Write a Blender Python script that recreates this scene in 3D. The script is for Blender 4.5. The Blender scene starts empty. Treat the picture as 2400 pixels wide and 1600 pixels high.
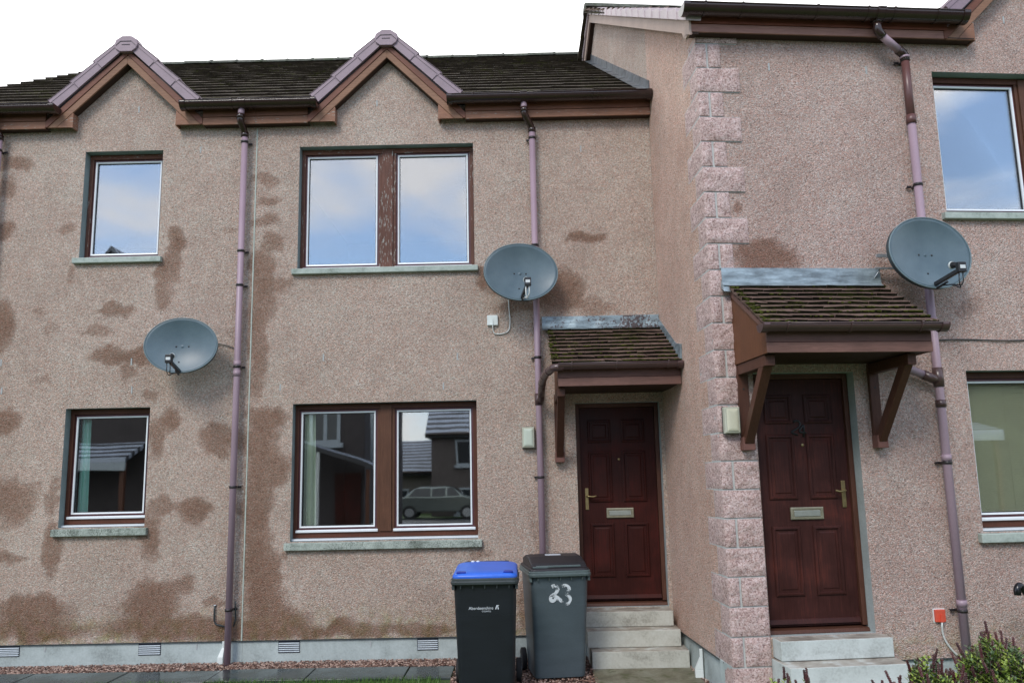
import bpy, bmesh, math, random
import numpy as np
from mathutils import Vector, Matrix, noise

random.seed(7)
SC = bpy.context.scene
COL = SC.collection
R = math.radians

# ------------------------------------------------------------------ helpers
def tag(o, label=None, cat=None, group=None, kind=None):
    if label: o['label'] = label
    if cat: o['category'] = cat
    if group: o['group'] = group
    if kind: o['kind'] = kind
    return o

def empty(name, loc=(0, 0, 0), rz=0.0, parent=None):
    o = bpy.data.objects.new(name, None); COL.objects.link(o)
    o.location = loc; o.rotation_euler = (0, 0, rz); o.parent = parent
    return o

class MB:
    def __init__(s): s.v = []; s.f = []; s.mi = []; s.m = 0; s.sm = []
    def add(s, vs, fs, smooth=False):
        b = len(s.v); s.v += [tuple(p) for p in vs]
        for f in fs:
            s.f.append([b + i for i in f]); s.mi.append(s.m); s.sm.append(smooth)
    def box(s, x0, x1, y0, y1, z0, z1):
        s.add([(x0,y0,z0),(x1,y0,z0),(x1,y1,z0),(x0,y1,z0),(x0,y0,z1),(x1,y0,z1),(x1,y1,z1),(x0,y1,z1)],
              [(0,3,2,1),(4,5,6,7),(0,1,5,4),(1,2,6,5),(2,3,7,6),(3,0,4,7)])
    def hexa(s, p):  # eight corners in box order
        s.add(p, [(0,3,2,1),(4,5,6,7),(0,1,5,4),(1,2,6,5),(2,3,7,6),(3,0,4,7)])
    def prism_y(s, poly, y0, y1):  # polygon in x,z, extruded along y
        n = len(poly)
        s.add([(x, y0, z) for x, z in poly] + [(x, y1, z) for x, z in poly],
              [tuple(range(n)), tuple(reversed(range(n, 2*n)))] + [(i, i+n, (i+1) % n + n, (i+1) % n) for i in range(n)])
    def prism_x(s, poly, x0, x1):  # polygon in y,z, extruded along x
        n = len(poly)
        s.add([(x0, y, z) for y, z in poly] + [(x1, y, z) for y, z in poly],
              [tuple(reversed(range(n))), tuple(range(n, 2*n))] + [(i, (i+1) % n, (i+1) % n + n, i+n) for i in range(n)])
    def prism_z(s, poly, z0, z1):
        n = len(poly)
        s.add([(x, y, z0) for x, y in poly] + [(x, y, z1) for x, y in poly],
              [tuple(reversed(range(n))), tuple(range(n, 2*n))] + [(i, (i+1) % n, (i+1) % n + n, i+n) for i in range(n)])
    def bar(s, p0, p1, w, h, up=(0, 0, 1)):  # rectangular bar between two points
        p0 = Vector(p0); p1 = Vector(p1); d = (p1-p0).normalized(); u = Vector(up)
        a = d.cross(u).normalized()*w/2; b = a.cross(d).normalized()*h/2
        s.hexa([p0-a-b, p0+a-b, p1+a-b, p1-a-b, p0-a+b, p0+a+b, p1+a+b, p1-a+b])
    def tube(s, pts, r, n=14, cap=True):
        pts = [Vector(p) for p in pts]; m = len(pts)
        rs = r if isinstance(r, (list, tuple)) else [r]*m
        ring = []; prev = None; vs = []
        for i in range(m):
            if i == 0: d = pts[1]-pts[0]
            elif i == m-1: d = pts[-1]-pts[-2]
            else: d = (pts[i+1]-pts[i]).normalized()+(pts[i]-pts[i-1]).normalized()
            d.normalize()
            if prev is None:
                ref = Vector((0, 0, 1)) if abs(d.z) < .9 else Vector((1, 0, 0))
                a = d.cross(ref).normalized()
            else:
                a = (prev-d*prev.dot(d)).normalized()
            prev = a; b = d.cross(a)
            k = 1.0
            for j in range(n):
                t = 2*math.pi*j/n
                vs.append(pts[i]+(a*math.cos(t)+b*math.sin(t))*rs[i]*k)
        fs = []
        for i in range(m-1):
            for j in range(n):
                fs.append((i*n+j, i*n+(j+1) % n, (i+1)*n+(j+1) % n, (i+1)*n+j))
        s.add(vs, fs, True)
        if cap:
            b = len(s.v)-len(vs)
            s.f.append([b+j for j in reversed(range(n))]); s.mi.append(s.m); s.sm.append(False)
            s.f.append([b+(m-1)*n+j for j in range(n)]); s.mi.append(s.m); s.sm.append(False)
    def sweep(s, x0, x1, z0, z1, prof, cap=True, y=0.0):  # concentric rectangles: (inset, y offset)
        vs = []
        for i, d in prof:
            vs += [(x0+i, y+d, z0+i), (x1-i, y+d, z0+i), (x1-i, y+d, z1-i), (x0+i, y+d, z1-i)]
        fs = []
        for k in range(len(prof)-1):
            for j in range(4):
                fs.append((k*4+j, k*4+(j+1) % 4, (k+1)*4+(j+1) % 4, (k+1)*4+j))
        if cap:
            b = (len(prof)-1)*4; fs.append((b, b+1, b+2, b+3))
        s.add(vs, fs)
    def ball(s, c, rx, ry, rz, n=8, m=5, smooth=True, jit=0.0):
        vs = []; fs = []
        for i in range(m+1):
            ph = math.pi*i/m
            for j in range(n):
                t = 2*math.pi*j/n
                q = 1+random.uniform(-jit, jit)
                vs.append((c[0]+rx*q*math.sin(ph)*math.cos(t), c[1]+ry*q*math.sin(ph)*math.sin(t), c[2]+rz*q*math.cos(ph)))
        for i in range(m):
            for j in range(n):
                fs.append((i*n+j, (i+1)*n+j, (i+1)*n+(j+1) % n, i*n+(j+1) % n))
        s.add(vs, fs, smooth)
    def build(s, name, mats, parent=None, bevel=0, seg=2, weld=False):
        me = bpy.data.meshes.new(name)
        me.from_pydata(s.v, [], s.f)
        if not isinstance(mats, (list, tuple)): mats = [mats]
        for m in mats: me.materials.append(m)
        me.polygons.foreach_set('material_index', s.mi)
        me.polygons.foreach_set('use_smooth', s.sm)
        me.update()
        o = bpy.data.objects.new(name, me); COL.objects.link(o)
        if parent is not None: o.parent = parent
        if bevel:
            b = o.modifiers.new('bevel', 'BEVEL'); b.width = bevel; b.segments = seg; b.limit_method = 'ANGLE'; b.angle_limit = R(40)
        return o

def smooth_path(pts, n=6, rad=0.35):
    # rounded corners of a polyline
    pts = [Vector(p) for p in pts]; out = [pts[0]]
    for i in range(1, len(pts)-1):
        a, b, c = pts[i-1], pts[i], pts[i+1]
        d = min((a-b).length, (c-b).length)*rad
        p0 = b+(a-b).normalized()*d; p2 = b+(c-b).normalized()*d
        for k in range(n+1):
            t = k/n
            out.append(p0*(1-t)**2+b*2*t*(1-t)+p2*t*t)
    out.append(pts[-1])
    return out

# ------------------------------------------------------------------ materials
M = {}
def nmat(name):
    m = bpy.data.materials.new(name); m.use_nodes = True
    nt = m.node_tree; nt.nodes.clear()
    out = nt.nodes.new('ShaderNodeOutputMaterial')
    b = nt.nodes.new('ShaderNodeBsdfPrincipled'); nt.links.new(b.outputs[0], out.inputs[0])
    M[name] = m
    return m, nt, b
def N(nt, t, **k):
    n = nt.nodes.new(t)
    for a, v in k.items():
        if a in ('operation', 'blend_type', 'data_type', 'distance', 'feature', 'noise_dimensions', 'attribute_name', 'wave_type', 'bands_direction', 'use_clamp', 'clamp'):
            try: setattr(n, a, v)
            except Exception: pass
        else:
            n.inputs[a.replace('_', ' ')].default_value = v
    return n
def L(nt, a, b): nt.links.new(a, b)
def coords(nt, scale=(1, 1, 1), obj=True):
    tc = nt.nodes.new('ShaderNodeTexCoord'); mp = nt.nodes.new('ShaderNodeMapping')
    mp.inputs['Scale'].default_value = scale
    L(nt, tc.outputs['Object'], mp.inputs[0]); return mp.outputs[0]
def ramp(nt, fac, stops, interp='LINEAR'):
    r = nt.nodes.new('ShaderNodeValToRGB'); r.color_ramp.interpolation = interp
    el = r.color_ramp.elements
    while len(el) < len(stops): el.new(0.5)
    for e, (p, c) in zip(el, stops):
        e.position = p; e.color = (c[0], c[1], c[2], 1) if not isinstance(c, (int, float)) else (c, c, c, 1)
    L(nt, fac, r.inputs[0]); return r.outputs[0]
def mix(nt, fac, a, b, mode='MIX'):
    n = nt.nodes.new('ShaderNodeMix'); n.data_type = 'RGBA'; n.blend_type = mode
    ins = [n.inputs[0], n.inputs[6], n.inputs[7]]
    for i, v in zip(ins, (fac, a, b)):
        if hasattr(v, 'is_linked'): L(nt, v, i)
        elif isinstance(v, (int, float)): i.default_value = v
        else: i.default_value = (v[0], v[1], v[2], 1)
    return n.outputs[2]
def mth(nt, op, a, b=None, c=None, clamp=False):
    n = nt.nodes.new('ShaderNodeMath'); n.operation = op; n.use_clamp = clamp
    for i, v in enumerate((a, b, c)):
        if v is None: continue
        if hasattr(v, 'is_linked'): L(nt, v, n.inputs[i])
        else: n.inputs[i].default_value = v
    return n.outputs[0]
def noi(nt, vec, scale, detail=4, rough=.55, dist=0):
    n = nt.nodes.new('ShaderNodeTexNoise'); n.inputs['Scale'].default_value = scale
    n.inputs['Detail'].default_value = detail; n.inputs['Roughness'].default_value = rough
    n.inputs['Distortion'].default_value = dist
    L(nt, vec, n.inputs['Vector']); return n.outputs['Fac']
def bump(nt, b, h, strength, dist):
    n = nt.nodes.new('ShaderNodeBump'); n.inputs['Strength'].default_value = strength; n.inputs['Distance'].default_value = dist
    L(nt, h, n.inputs['Height']); L(nt, n.outputs[0], b.inputs['Normal'])
def setc(b, c): b.inputs['Base Color'].default_value = (c[0], c[1], c[2], 1)

def simple(name, col, rough=.6, var=.15, scale=8, metal=0, bstr=0, spec=.5, stretch=(1, 1, 1), fine=60):
    m, nt, b = nmat(name)
    v = coords(nt, stretch)
    n1 = noi(nt, v, scale, 5); n2 = noi(nt, v, fine, 3)
    f = mth(nt, 'ADD', mth(nt, 'MULTIPLY', n1, .65), mth(nt, 'MULTIPLY', n2, .35))
    lo = [c*(1-var) for c in col]; hi = [min(1, c*(1+var)) for c in col]
    L(nt, ramp(nt, f, [(.3, lo), (.7, hi)]), b.inputs['Base Color'])
    b.inputs['Roughness'].default_value = rough; b.inputs['Metallic'].default_value = metal
    b.inputs['Specular IOR Level'].default_value = spec
    if bstr: bump(nt, b, f, bstr, .01)
    return m

def harling(name, chip, mid, dark, stained=True, moss=True):
    m, nt, b = nmat(name)
    v = coords(nt)
    vo = nt.nodes.new('ShaderNodeTexVoronoi'); vo.inputs['Scale'].default_value = 105; L(nt, v, vo.inputs['Vector'])
    sep = nt.nodes.new('ShaderNodeSeparateColor'); L(nt, vo.outputs['Color'], sep.inputs[0])
    g = noi(nt, v, 60, 2, .5)
    f = mth(nt, 'ADD', mth(nt, 'MULTIPLY', sep.outputs[0], .62), mth(nt, 'MULTIPLY', g, .38))
    dark = [a*.78+b_*.22 for a, b_ in zip(dark, mid)]; chip = [a*.88+b_*.12 for a, b_ in zip(chip, mid)]
    base = ramp(nt, f, [(.14, dark), (.3, mid), (.55, [c*1.08 for c in mid]), (.88, chip)])
    tint = ramp(nt, sep.outputs[1], [(0, (1.12, .94, .88)), (.5, (1, 1, 1)), (1, (.92, 1.0, 1.02))])
    base = mix(nt, 1.0, base, tint, 'MULTIPLY')
    # weathering over metres
    w1 = noi(nt, v, 1.1, 5, .6); w2 = noi(nt, v, 5, 4, .6)
    w = mth(nt, 'ADD', mth(nt, 'MULTIPLY', w1, .6), mth(nt, 'MULTIPLY', w2, .4))
    base = mix(nt, 1.0, base, ramp(nt, w, [(.3, (.80, .78, .77)), (.5, (.97, .97, .97)), (.72, (1.12, 1.14, 1.16))]), 'MULTIPLY')
    # limewashed-out greyer areas, metres across with ragged edges
    gz = ramp(nt, noi(nt, v, 1.7, 6, .68, .6), [(.46, 0.0), (.70, .55)])
    base = mix(nt, gz, base, mix(nt, 1.0, base, (1.10, 1.22, 1.24), 'MULTIPLY'))
    if stained:
        at = nt.nodes.new('ShaderNodeAttribute'); at.attribute_name = 'stain'
        e = noi(nt, v, 22, 3, .6)
        k = mth(nt, 'ADD', at.outputs['Fac'], mth(nt, 'MULTIPLY', mth(nt, 'SUBTRACT', e, .5), .7))
        k = ramp(nt, k, [(.12, 0.0), (.50, .62), (.95, .95)])
        base = mix(nt, k, base, mix(nt, 1.0, base, (.50, .385, .325), 'MULTIPLY'))
        if moss:
            at2 = nt.nodes.new('ShaderNodeAttribute'); at2.attribute_name = 'algae'
            k2 = mth(nt, 'MULTIPLY', at2.outputs['Fac'], ramp(nt, noi(nt, v, 9, 4), [(.42, 0.0), (.68, 1.0)]))
            base = mix(nt, k2, base, mix(nt, 1.0, base, (.66, .74, .42), 'MULTIPLY'))
    L(nt, base, b.inputs['Base Color'])
    b.inputs['Roughness'].default_value = .9; b.inputs['Specular IOR Level'].default_value = .25
    h = mth(nt, 'SUBTRACT', f, mth(nt, 'MULTIPLY', vo.outputs['Distance'], .8))
    bump(nt, b, h, .75, .012)
    return m

def timber(name, col, rough=.55, flake=0.0, grain_axis='x', var=.3, horizontal=True):
    m, nt, b = nmat(name)
    v = coords(nt, (1.2, 8, 14) if horizontal else (14, 8, 1.2))
    g = noi(nt, v, 6, 6, .65, .6)
    v2 = coords(nt); blot = noi(nt, v2, 3.2, 4)
    f = mth(nt, 'ADD', mth(nt, 'MULTIPLY', g, .55), mth(nt, 'MULTIPLY', blot, .45))
    c = ramp(nt, f, [(.3, [x*(1-var) for x in col]), (.52, col), (.75, [min(1, x*(1+var*1.2)) for x in col])])
    if flake:
        v3 = coords(nt, (30, 10, 5) if not horizontal else (5, 10, 30))
        fl = noi(nt, v3, 2.6, 5, .7)
        big = noi(nt, v2, 2.0, 2)
        k = ramp(nt, mth(nt, 'ADD', fl, mth(nt, 'MULTIPLY', big, .35)), [(.80-flake, 0.0), (.86-flake, 1.0)])
        c = mix(nt, k, c, (.33, .33, .30))
    L(nt, c, b.inputs['Base Color']); b.inputs['Roughness'].default_value = rough; b.inputs['Specular IOR Level'].default_value = .25
    bump(nt, b, g, .25, .004)
    return m

harling('render_main', (.68, .60, .52), (.425, .332, .275), (.16, .118, .096))
harling('render_wing', (.68, .58, .53), (.43, .318, .275), (.14, .10, .087))
harling('render_return', (.76, .60, .52), (.53, .365, .29), (.19, .115, .09), stained=True, moss=False)
simple('reveal_paint', (.23, .29, .29), .7, .18, 5, bstr=.1)
simple('door_reveal_paint', (.36, .40, .39), .75, .25, 4, bstr=.1)
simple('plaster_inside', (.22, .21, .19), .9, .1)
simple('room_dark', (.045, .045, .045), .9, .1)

def concrete(name, base, light, dark, scale=4, rough=.8, spots=False, moss=0.0):
    m, nt, b = nmat(name)
    v = coords(nt); a = noi(nt, v, scale, 6, .6, .4); c = noi(nt, v, 55, 4, .6)
    f = mth(nt, 'ADD', mth(nt, 'MULTIPLY', a, .7), mth(nt, 'MULTIPLY', c, .3))
    col = ramp(nt, f, [(.32, dark), (.48, base), (.68, light)])
    if spots:
        k = noi(nt, v, 75, 5, .7); big = noi(nt, v, 4, 3)
        kk = ramp(nt, mth(nt, 'ADD', mth(nt, 'MULTIPLY', k, .6), mth(nt, 'MULTIPLY', big, .4)), [(.47, 0.0), (.60, .85)])
        col = mix(nt, kk, col, (.045, .055, .04))
    if moss:
        k = ramp(nt, noi(nt, v, 7, 6, .7), [(.62-moss, 0.0), (.74-moss, 1.0)])
        col = mix(nt, k, col, (.075, .085, .03))
    L(nt, col, b.inputs['Base Color']); b.inputs['Roughness'].default_value = rough
    bump(nt, b, f, .35, .006)
    return m
concrete('plinth', (.38, .44, .43), (.50, .57, .56), (.22, .25, .24), 3)
concrete('sill_stone', (.34, .40, .36), (.46, .52, .47), (.20, .24, .20), 9)
concrete('sill_lichen', (.32, .37, .33), (.50, .56, .50), (.18, .21, .17), 9, spots=True)
concrete('step_concrete', (.46, .465, .41), (.56, .58, .53), (.24, .235, .20), 3.5)
concrete('step_concrete_pale', (.50, .55, .53), (.60, .66, .64), (.32, .35, .33), 3.5)
concrete('landing_mossy', (.16, .15, .10), (.25, .26, .20), (.08, .08, .05), 5, .6, moss=.1)
concrete('mortar', (.48, .50, .48), (.56, .58, .56), (.36, .37, .35), 9)
def step_top():
    # concrete treads: pale at the back, brown rain dirt along the worn front
    m, nt, b = nmat('step_tread')
    v = coords(nt); a = noi(nt, v, 5, 6, .65, .5)
    col = ramp(nt, a, [(.34, (.20, .17, .14)), (.5, (.36, .33, .28)), (.66, (.54, .57, .54))])
    L(nt, col, b.inputs['Base Color']); b.inputs['Roughness'].default_value = .55
    return m
step_top()

def granite():
    m, nt, b = nmat('granite')
    v = coords(nt)
    n1 = noi(nt, v, 34, 6, .7); n2 = noi(nt, v, 6, 4)
    vo = nt.nodes.new('ShaderNodeTexVoronoi'); vo.inputs['Scale'].default_value = 120; L(nt, v, vo.inputs['Vector'])
    sep = nt.nodes.new('ShaderNodeSeparateColor'); L(nt, vo.outputs['Color'], sep.inputs[0])
    f = mth(nt, 'ADD', mth(nt, 'MULTIPLY', n1, .6), mth(nt, 'MULTIPLY', sep.outputs[0], .4))
    c = ramp(nt, f, [(.26, (.24, .155, .145)), (.42, (.49, .355, .32)), (.55, (.59, .46, .425)), (.76, (.73, .635, .61))])
    c = mix(nt, 1.0, c, ramp(nt, n2, [(.35, (.92, .86, .85)), (.65, (1.05, 1.02, 1.03))]), 'MULTIPLY')
    L(nt, c, b.inputs['Base Color']); b.inputs['Roughness'].default_value = .8
    bump(nt, b, n1, .9, .02)
granite()

timber('timber_window', (.095, .036, .022), .5, 0, horizontal=False)
timber('timber_window_worn', (.125, .058, .042), .65, .025, horizontal=False, var=.35)
timber('timber_head_worn', (.14, .058, .038), .6, .02, var=.35)
timber('timber_mullion', (.10, .045, .026), .55, 0, horizontal=False, var=.35)
simple('sash_purple', (.10, .030, .038), .45, .25)
timber('timber_fascia', (.145, .062, .036), .55, .0, var=.45)
timber('timber_fascia_pale', (.235, .118, .074), .6, .02, var=.4)
timber('timber_barge', (.23, .125, .078), .6, .0, var=.35)
timber('timber_barge_dark', (.15, .06, .038), .5, .0, var=.35)
timber('timber_barge_grey', (.42, .32, .27), .7, .0, var=.2)
timber('timber_red', (.19, .062, .042), .5, .0, var=.35)
timber('timber_red_pale', (.28, .15, .12), .6, .0, var=.35)
timber('timber_canopy', (.125, .062, .05), .5, .0, var=.4)
timber('timber_canopy_front', (.16, .085, .068), .5, 0, var=.45)
timber('timber_cheek', (.135, .055, .027), .5, .0, horizontal=False, var=.3)
timber('timber_bracket', (.085, .036, .023), .45, .0, horizontal=False, var=.35)
timber('timber_bracket_block', (.16, .075, .06), .5, 0)
timber('timber_soffit', (.045, .024, .016), .6, .0)

def door_mat(name, col, rub):
    m, nt, b = nmat(name)
    v = coords(nt, (16, 6, 1.0)); g = noi(nt, v, 5, 6, .6, .5); v2 = coords(nt); blot = noi(nt, v2, 2.6, 4, .6)
    f = mth(nt, 'ADD', mth(nt, 'MULTIPLY', g, .4), mth(nt, 'MULTIPLY', blot, .6))
    L(nt, ramp(nt, f, [(.32, [c*.55 for c in col]), (.5, col), (.68, rub)]), b.inputs['Base Color'])
    L(nt, ramp(nt, blot, [(.3, .34), (.7, .55)]), b.inputs['Roughness']); b.inputs['Specular IOR Level'].default_value = .16
    bump(nt, b, g, .12, .003)
door_mat('door_mahogany', (.036, .0085, .0065), (.068, .0115, .0085))
door_mat('door_mahogany_worn', (.048, .0165, .014), (.105, .028, .020))

simple('bead_white', (.72, .76, .78), .35, .05)
simple('rubber_black', (.012, .012, .014), .5, .2)
def glass(name, tint=(.95, .98, .98), refl=.30):
    m, nt, b = nmat(name)
    nt.nodes.remove(b); out = nt.nodes[0]
    tr = nt.nodes.new('ShaderNodeBsdfTransparent'); tr.inputs[0].default_value = (*tint, 1)
    gl = nt.nodes.new('ShaderNodeBsdfGlossy'); gl.inputs['Roughness'].default_value = .018
    gl.inputs[0].default_value = (.93, .97, 1.0, 1)
    lw = nt.nodes.new('ShaderNodeLayerWeight'); lw.inputs[0].default_value = .35
    k = mth(nt, 'ADD', mth(nt, 'MULTIPLY', lw.outputs['Fresnel'], .5), refl-.08, clamp=True)
    ms = nt.nodes.new('ShaderNodeMixShader'); L(nt, k, ms.inputs[0]); L(nt, tr.outputs[0], ms.inputs[1]); L(nt, gl.outputs[0], ms.inputs[2])
    # old float glass is never dead flat
    bp = nt.nodes.new('ShaderNodeBump'); bp.inputs['Strength'].default_value = .025; bp.inputs['Distance'].default_value = .02
    L(nt, noi(nt, coords(nt), 1.7, 1), bp.inputs['Height']); L(nt, bp.outputs[0], gl.inputs['Normal'])
    L(nt, ms.outputs[0], out.inputs[0])
glass('pane_glass')

simple('gutter_plastic', (.030, .016, .013), .2, .25, 3, spec=.6)
simple('gutter_brown', (.075, .042, .040), .3, .2, 3, spec=.6)
simple('pipe_mauve', (.33, .24, .285), .42, .12, 2.5, spec=.5)
simple('pipe_brown', (.12, .055, .05), .35, .15, 2.5)
simple('clip_dark', (.022, .018, .018), .4, .2)

def tiles(name, cols, moss, mossc=(.06, .075, .015), rough=.85, mlo=.54):
    m, nt, b = nmat(name)
    v = coords(nt)
    n1 = noi(nt, v, 18, 5, .65); n2 = noi(nt, v, 2.6, 4, .6)
    f = mth(nt, 'ADD', mth(nt, 'MULTIPLY', n1, .6), mth(nt, 'MULTIPLY', n2, .4))
    c = ramp(nt, f, [(.3, cols[0]), (.5, cols[1]), (.72, cols[2])])
    k = ramp(nt, mth(nt, 'ADD', mth(nt, 'MULTIPLY', noi(nt, v, 26, 5, .7), .55), mth(nt, 'MULTIPLY', noi(nt, v, 3.3, 3), .45)), [(mlo, 0.0), (mlo+.07, 1.0)])
    c = mix(nt, mth(nt, 'MULTIPLY', k, moss), c, mossc)
    L(nt, c, b.inputs['Base Color']); b.inputs['Roughness'].default_value = rough; b.inputs['Specular IOR Level'].default_value = .07
    bump(nt, b, f, .8, .012)
tiles('roof_tile', ((.022, .018, .014), (.055, .045, .034), (.13, .11, .085)), .8, (.040, .040, .009), .9, .52)
tiles('canopy_tile', ((.045, .032, .026), (.12, .080, .064), (.20, .14, .115)), .85, (.055, .065, .014), .8, .55)
tiles('moss', ((.018, .022, .005), (.045, .052, .009), (.10, .11, .02)), .3)
tiles('tile_front_shade', ((.014, .011, .008), (.026, .021, .015), (.055, .045, .032)), .7, (.035, .038, .009), .8)  # roof tile fronts darker than the tops: course shade painted in, plus moss
tiles('canopy_front_shade', ((.006, .006, .004), (.012, .011, .007), (.03, .028, .014)), .8, (.025, .032, .006), .9, .5)  # canopy tile fronts: shadow below each course painted in, with moss colour mixed
tiles('ridge_tile', ((.05, .05, .04), (.10, .105, .09), (.20, .22, .18)), .6, (.05, .07, .03), .8)
simple('verge_tile', (.25, .185, .215), .5, .16, 6, bstr=.15)
simple('verge_pale', (.50, .42, .43), .55, .12, 6, bstr=.15)
simple('verge_joint', (.035, .028, .035), .6, .1)
def lead(name, col, stain):
    m, nt, b = nmat(name)
    v = coords(nt); a = noi(nt, coords(nt, (2, 2, 9)), 3, 5, .6); s = noi(nt, v, 38, 4, .7); lo = noi(nt, v, 2.2, 2)
    c = ramp(nt, a, [(.35, [x*.6 for x in col]), (.5, col), (.66, [min(1, x*1.45) for x in col])])
    k = ramp(nt, mth(nt, 'ADD', mth(nt, 'MULTIPLY', s, .62), mth(nt, 'MULTIPLY', lo, .38)), [(.50, 0.0), (.54, stain)])
    c = mix(nt, k, c, (.05, .025, .022))
    L(nt, c, b.inputs['Base Color']); b.inputs['Metallic'].default_value = .35; b.inputs['Roughness'].default_value = .42
    bump(nt, b, a, .3, .01)
lead('lead_clean', (.26, .32, .345), .10)
lead('lead_spotted', (.21, .27, .295), .9)
lead('lead_dark', (.085, .10, .115), .2)

simple('brass', (.30, .23, .11), .35, .25, 20, metal=.85)
simple('brass_dull', (.30, .28, .20), .4, .2, 20, metal=.55)
simple('plate_grey', (.36, .38, .34), .35, .15, 14, metal=.5)
simple('dark_slot', (.02, .018, .016), .6, .1)

def dish():
    m, nt, b = nmat('dish_grey')
    out = nt.nodes[0]
    v = coords(nt)
    vo = nt.nodes.new('ShaderNodeTexVoronoi'); vo.inputs['Scale'].default_value = 260; L(nt, v, vo.inputs['Vector'])
    n = noi(nt, v, 5, 4)
    c = ramp(nt, n, [(.3, (.085, .135, .165)), (.7, (.125, .185, .215))])
    c = mix(nt, ramp(nt, vo.outputs['Distance'], [(.0, 1.0), (.35, 0.0)]), c, (.05, .075, .09))
    L(nt, c, b.inputs['Base Color']); b.inputs['Roughness'].default_value = .38; b.inputs['Metallic'].default_value = .0
    tr = nt.nodes.new('ShaderNodeBsdfTransparent'); ms = nt.nodes.new('ShaderNodeMixShader'); ms.inputs[0].default_value = .10
    L(nt, b.outputs[0], ms.inputs[1]); L(nt, tr.outputs[0], ms.inputs[2]); L(nt, ms.outputs[0], out.inputs[0])
dish()
simple('dish_rim', (.14, .20, .22), .4, .1)
simple('dish_back', (.035, .05, .055), .5, .1)
simple('plastic_black', (.013, .014, .016), .4, .2)
simple('plastic_white', (.68, .74, .72), .4, .06)
simple('label_white', (.6, .64, .64), .5, .08, 200)
simple('galvanised', (.45, .48, .50), .4, .2, 30, metal=.7)

simple('bin_black', (.010, .012, .017), .42, .3, 4, spec=.5, bstr=.05, stretch=(1, 1, 3))
simple('bin_grey', (.070, .094, .108), .45, .22, 3, spec=.5, bstr=.05, stretch=(1, 1, 3))
simple('bin_rim_grey', (.085, .115, .115), .45, .2, 5)
simple('bin_rim_dark', (.040, .050, .052), .45, .25, 5)
simple('bin_lid_black', (.018, .016, .019), .5, .25, 6)
simple('bin_lid_blue', (.025, .13, .62), .33, .12, 5, spec=.5)
simple('bin_lid_blue_deep', (.012, .03, .30), .4, .1)
def scrub(name, thr):
    # hand painted white number, half flaked off
    m, nt, b = nmat(name)
    out = nt.nodes[0]; v = coords(nt)
    k = ramp(nt, mth(nt, 'ADD', mth(nt, 'MULTIPLY', noi(nt, v, 85, 5, .8), .6), mth(nt, 'MULTIPLY', noi(nt, v, 14, 2), .4)), [(thr, 0.0), (thr+.05, 1.0)])
    setc(b, (.66, .72, .75)); b.inputs['Roughness'].default_value = .7
    tr = nt.nodes.new('ShaderNodeBsdfTransparent'); ms = nt.nodes.new('ShaderNodeMixShader')
    L(nt, k, ms.inputs[0]); L(nt, tr.outputs[0], ms.inputs[1]); L(nt, b.outputs[0], ms.inputs[2]); L(nt, ms.outputs[0], out.inputs[0])
scrub('paint_flaked', .455)
scrub('paint_solid', .42)
simple('print_white', (.62, .66, .70), .5, .1)
simple('tyre', (.014, .014, .015), .8, .2)

simple('lamp_body', (.44, .45, .36), .45, .1)
simple('lamp_lens', (.50, .56, .47), .28, .08, 3)
simple('lamp_lens_warm', (.56, .55, .42), .28, .10, 3)
simple('box_red', (.62, .085, .045), .45, .1)
simple('weep_grey', (.40, .43, .43), .7, .15, 60)
simple('brick_red', (.22, .085, .055), .85, .25, 30, bstr=.3)
simple('foil', (.55, .62, .65), .2, .4, 60, metal=.9)
simple('mastic', (.42, .48, .43), .7, .15, 30)
simple('conduit', (.035, .045, .048), .5, .2)
simple('cable_white', (.62, .65, .62), .5, .05)
simple('vent_white', (.55, .62, .66), .5, .12)
simple('vent_dark', (.012, .018, .035), .6, .1)
simple('leather_dark', (.01, .011, .013), .2, .1)

def leafmat(name, c0, c1, c2):
    m, nt, b = nmat(name)
    at = nt.nodes.new('ShaderNodeAttribute'); at.attribute_name = 'rnd'
    L(nt, ramp(nt, at.outputs['Fac'], [(0, c0), (.5, c1), (1, c2)]), b.inputs['Base Color'])
    b.inputs['Roughness'].default_value = .42; b.inputs['Subsurface Weight'].default_value = 0.0
    return m
leafmat('hebe_leaf', (.07, .12, .02), (.23, .33, .05), (.42, .47, .12))
leafmat('hebe_leaf_deep', (.025, .05, .022), (.07, .125, .05), (.16, .24, .08))
leafmat('hebe_spike', (.035, .010, .011), (.075, .018, .020), (.13, .035, .035))
simple('twig', (.06, .045, .03), .8, .2)
leafmat('grass_blade', (.03, .07, .012), (.07, .15, .025), (.13, .24, .05))
leafmat('gravel_stone', (.08, .04, .03), (.21, .115, .08), (.44, .32, .26))

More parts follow.
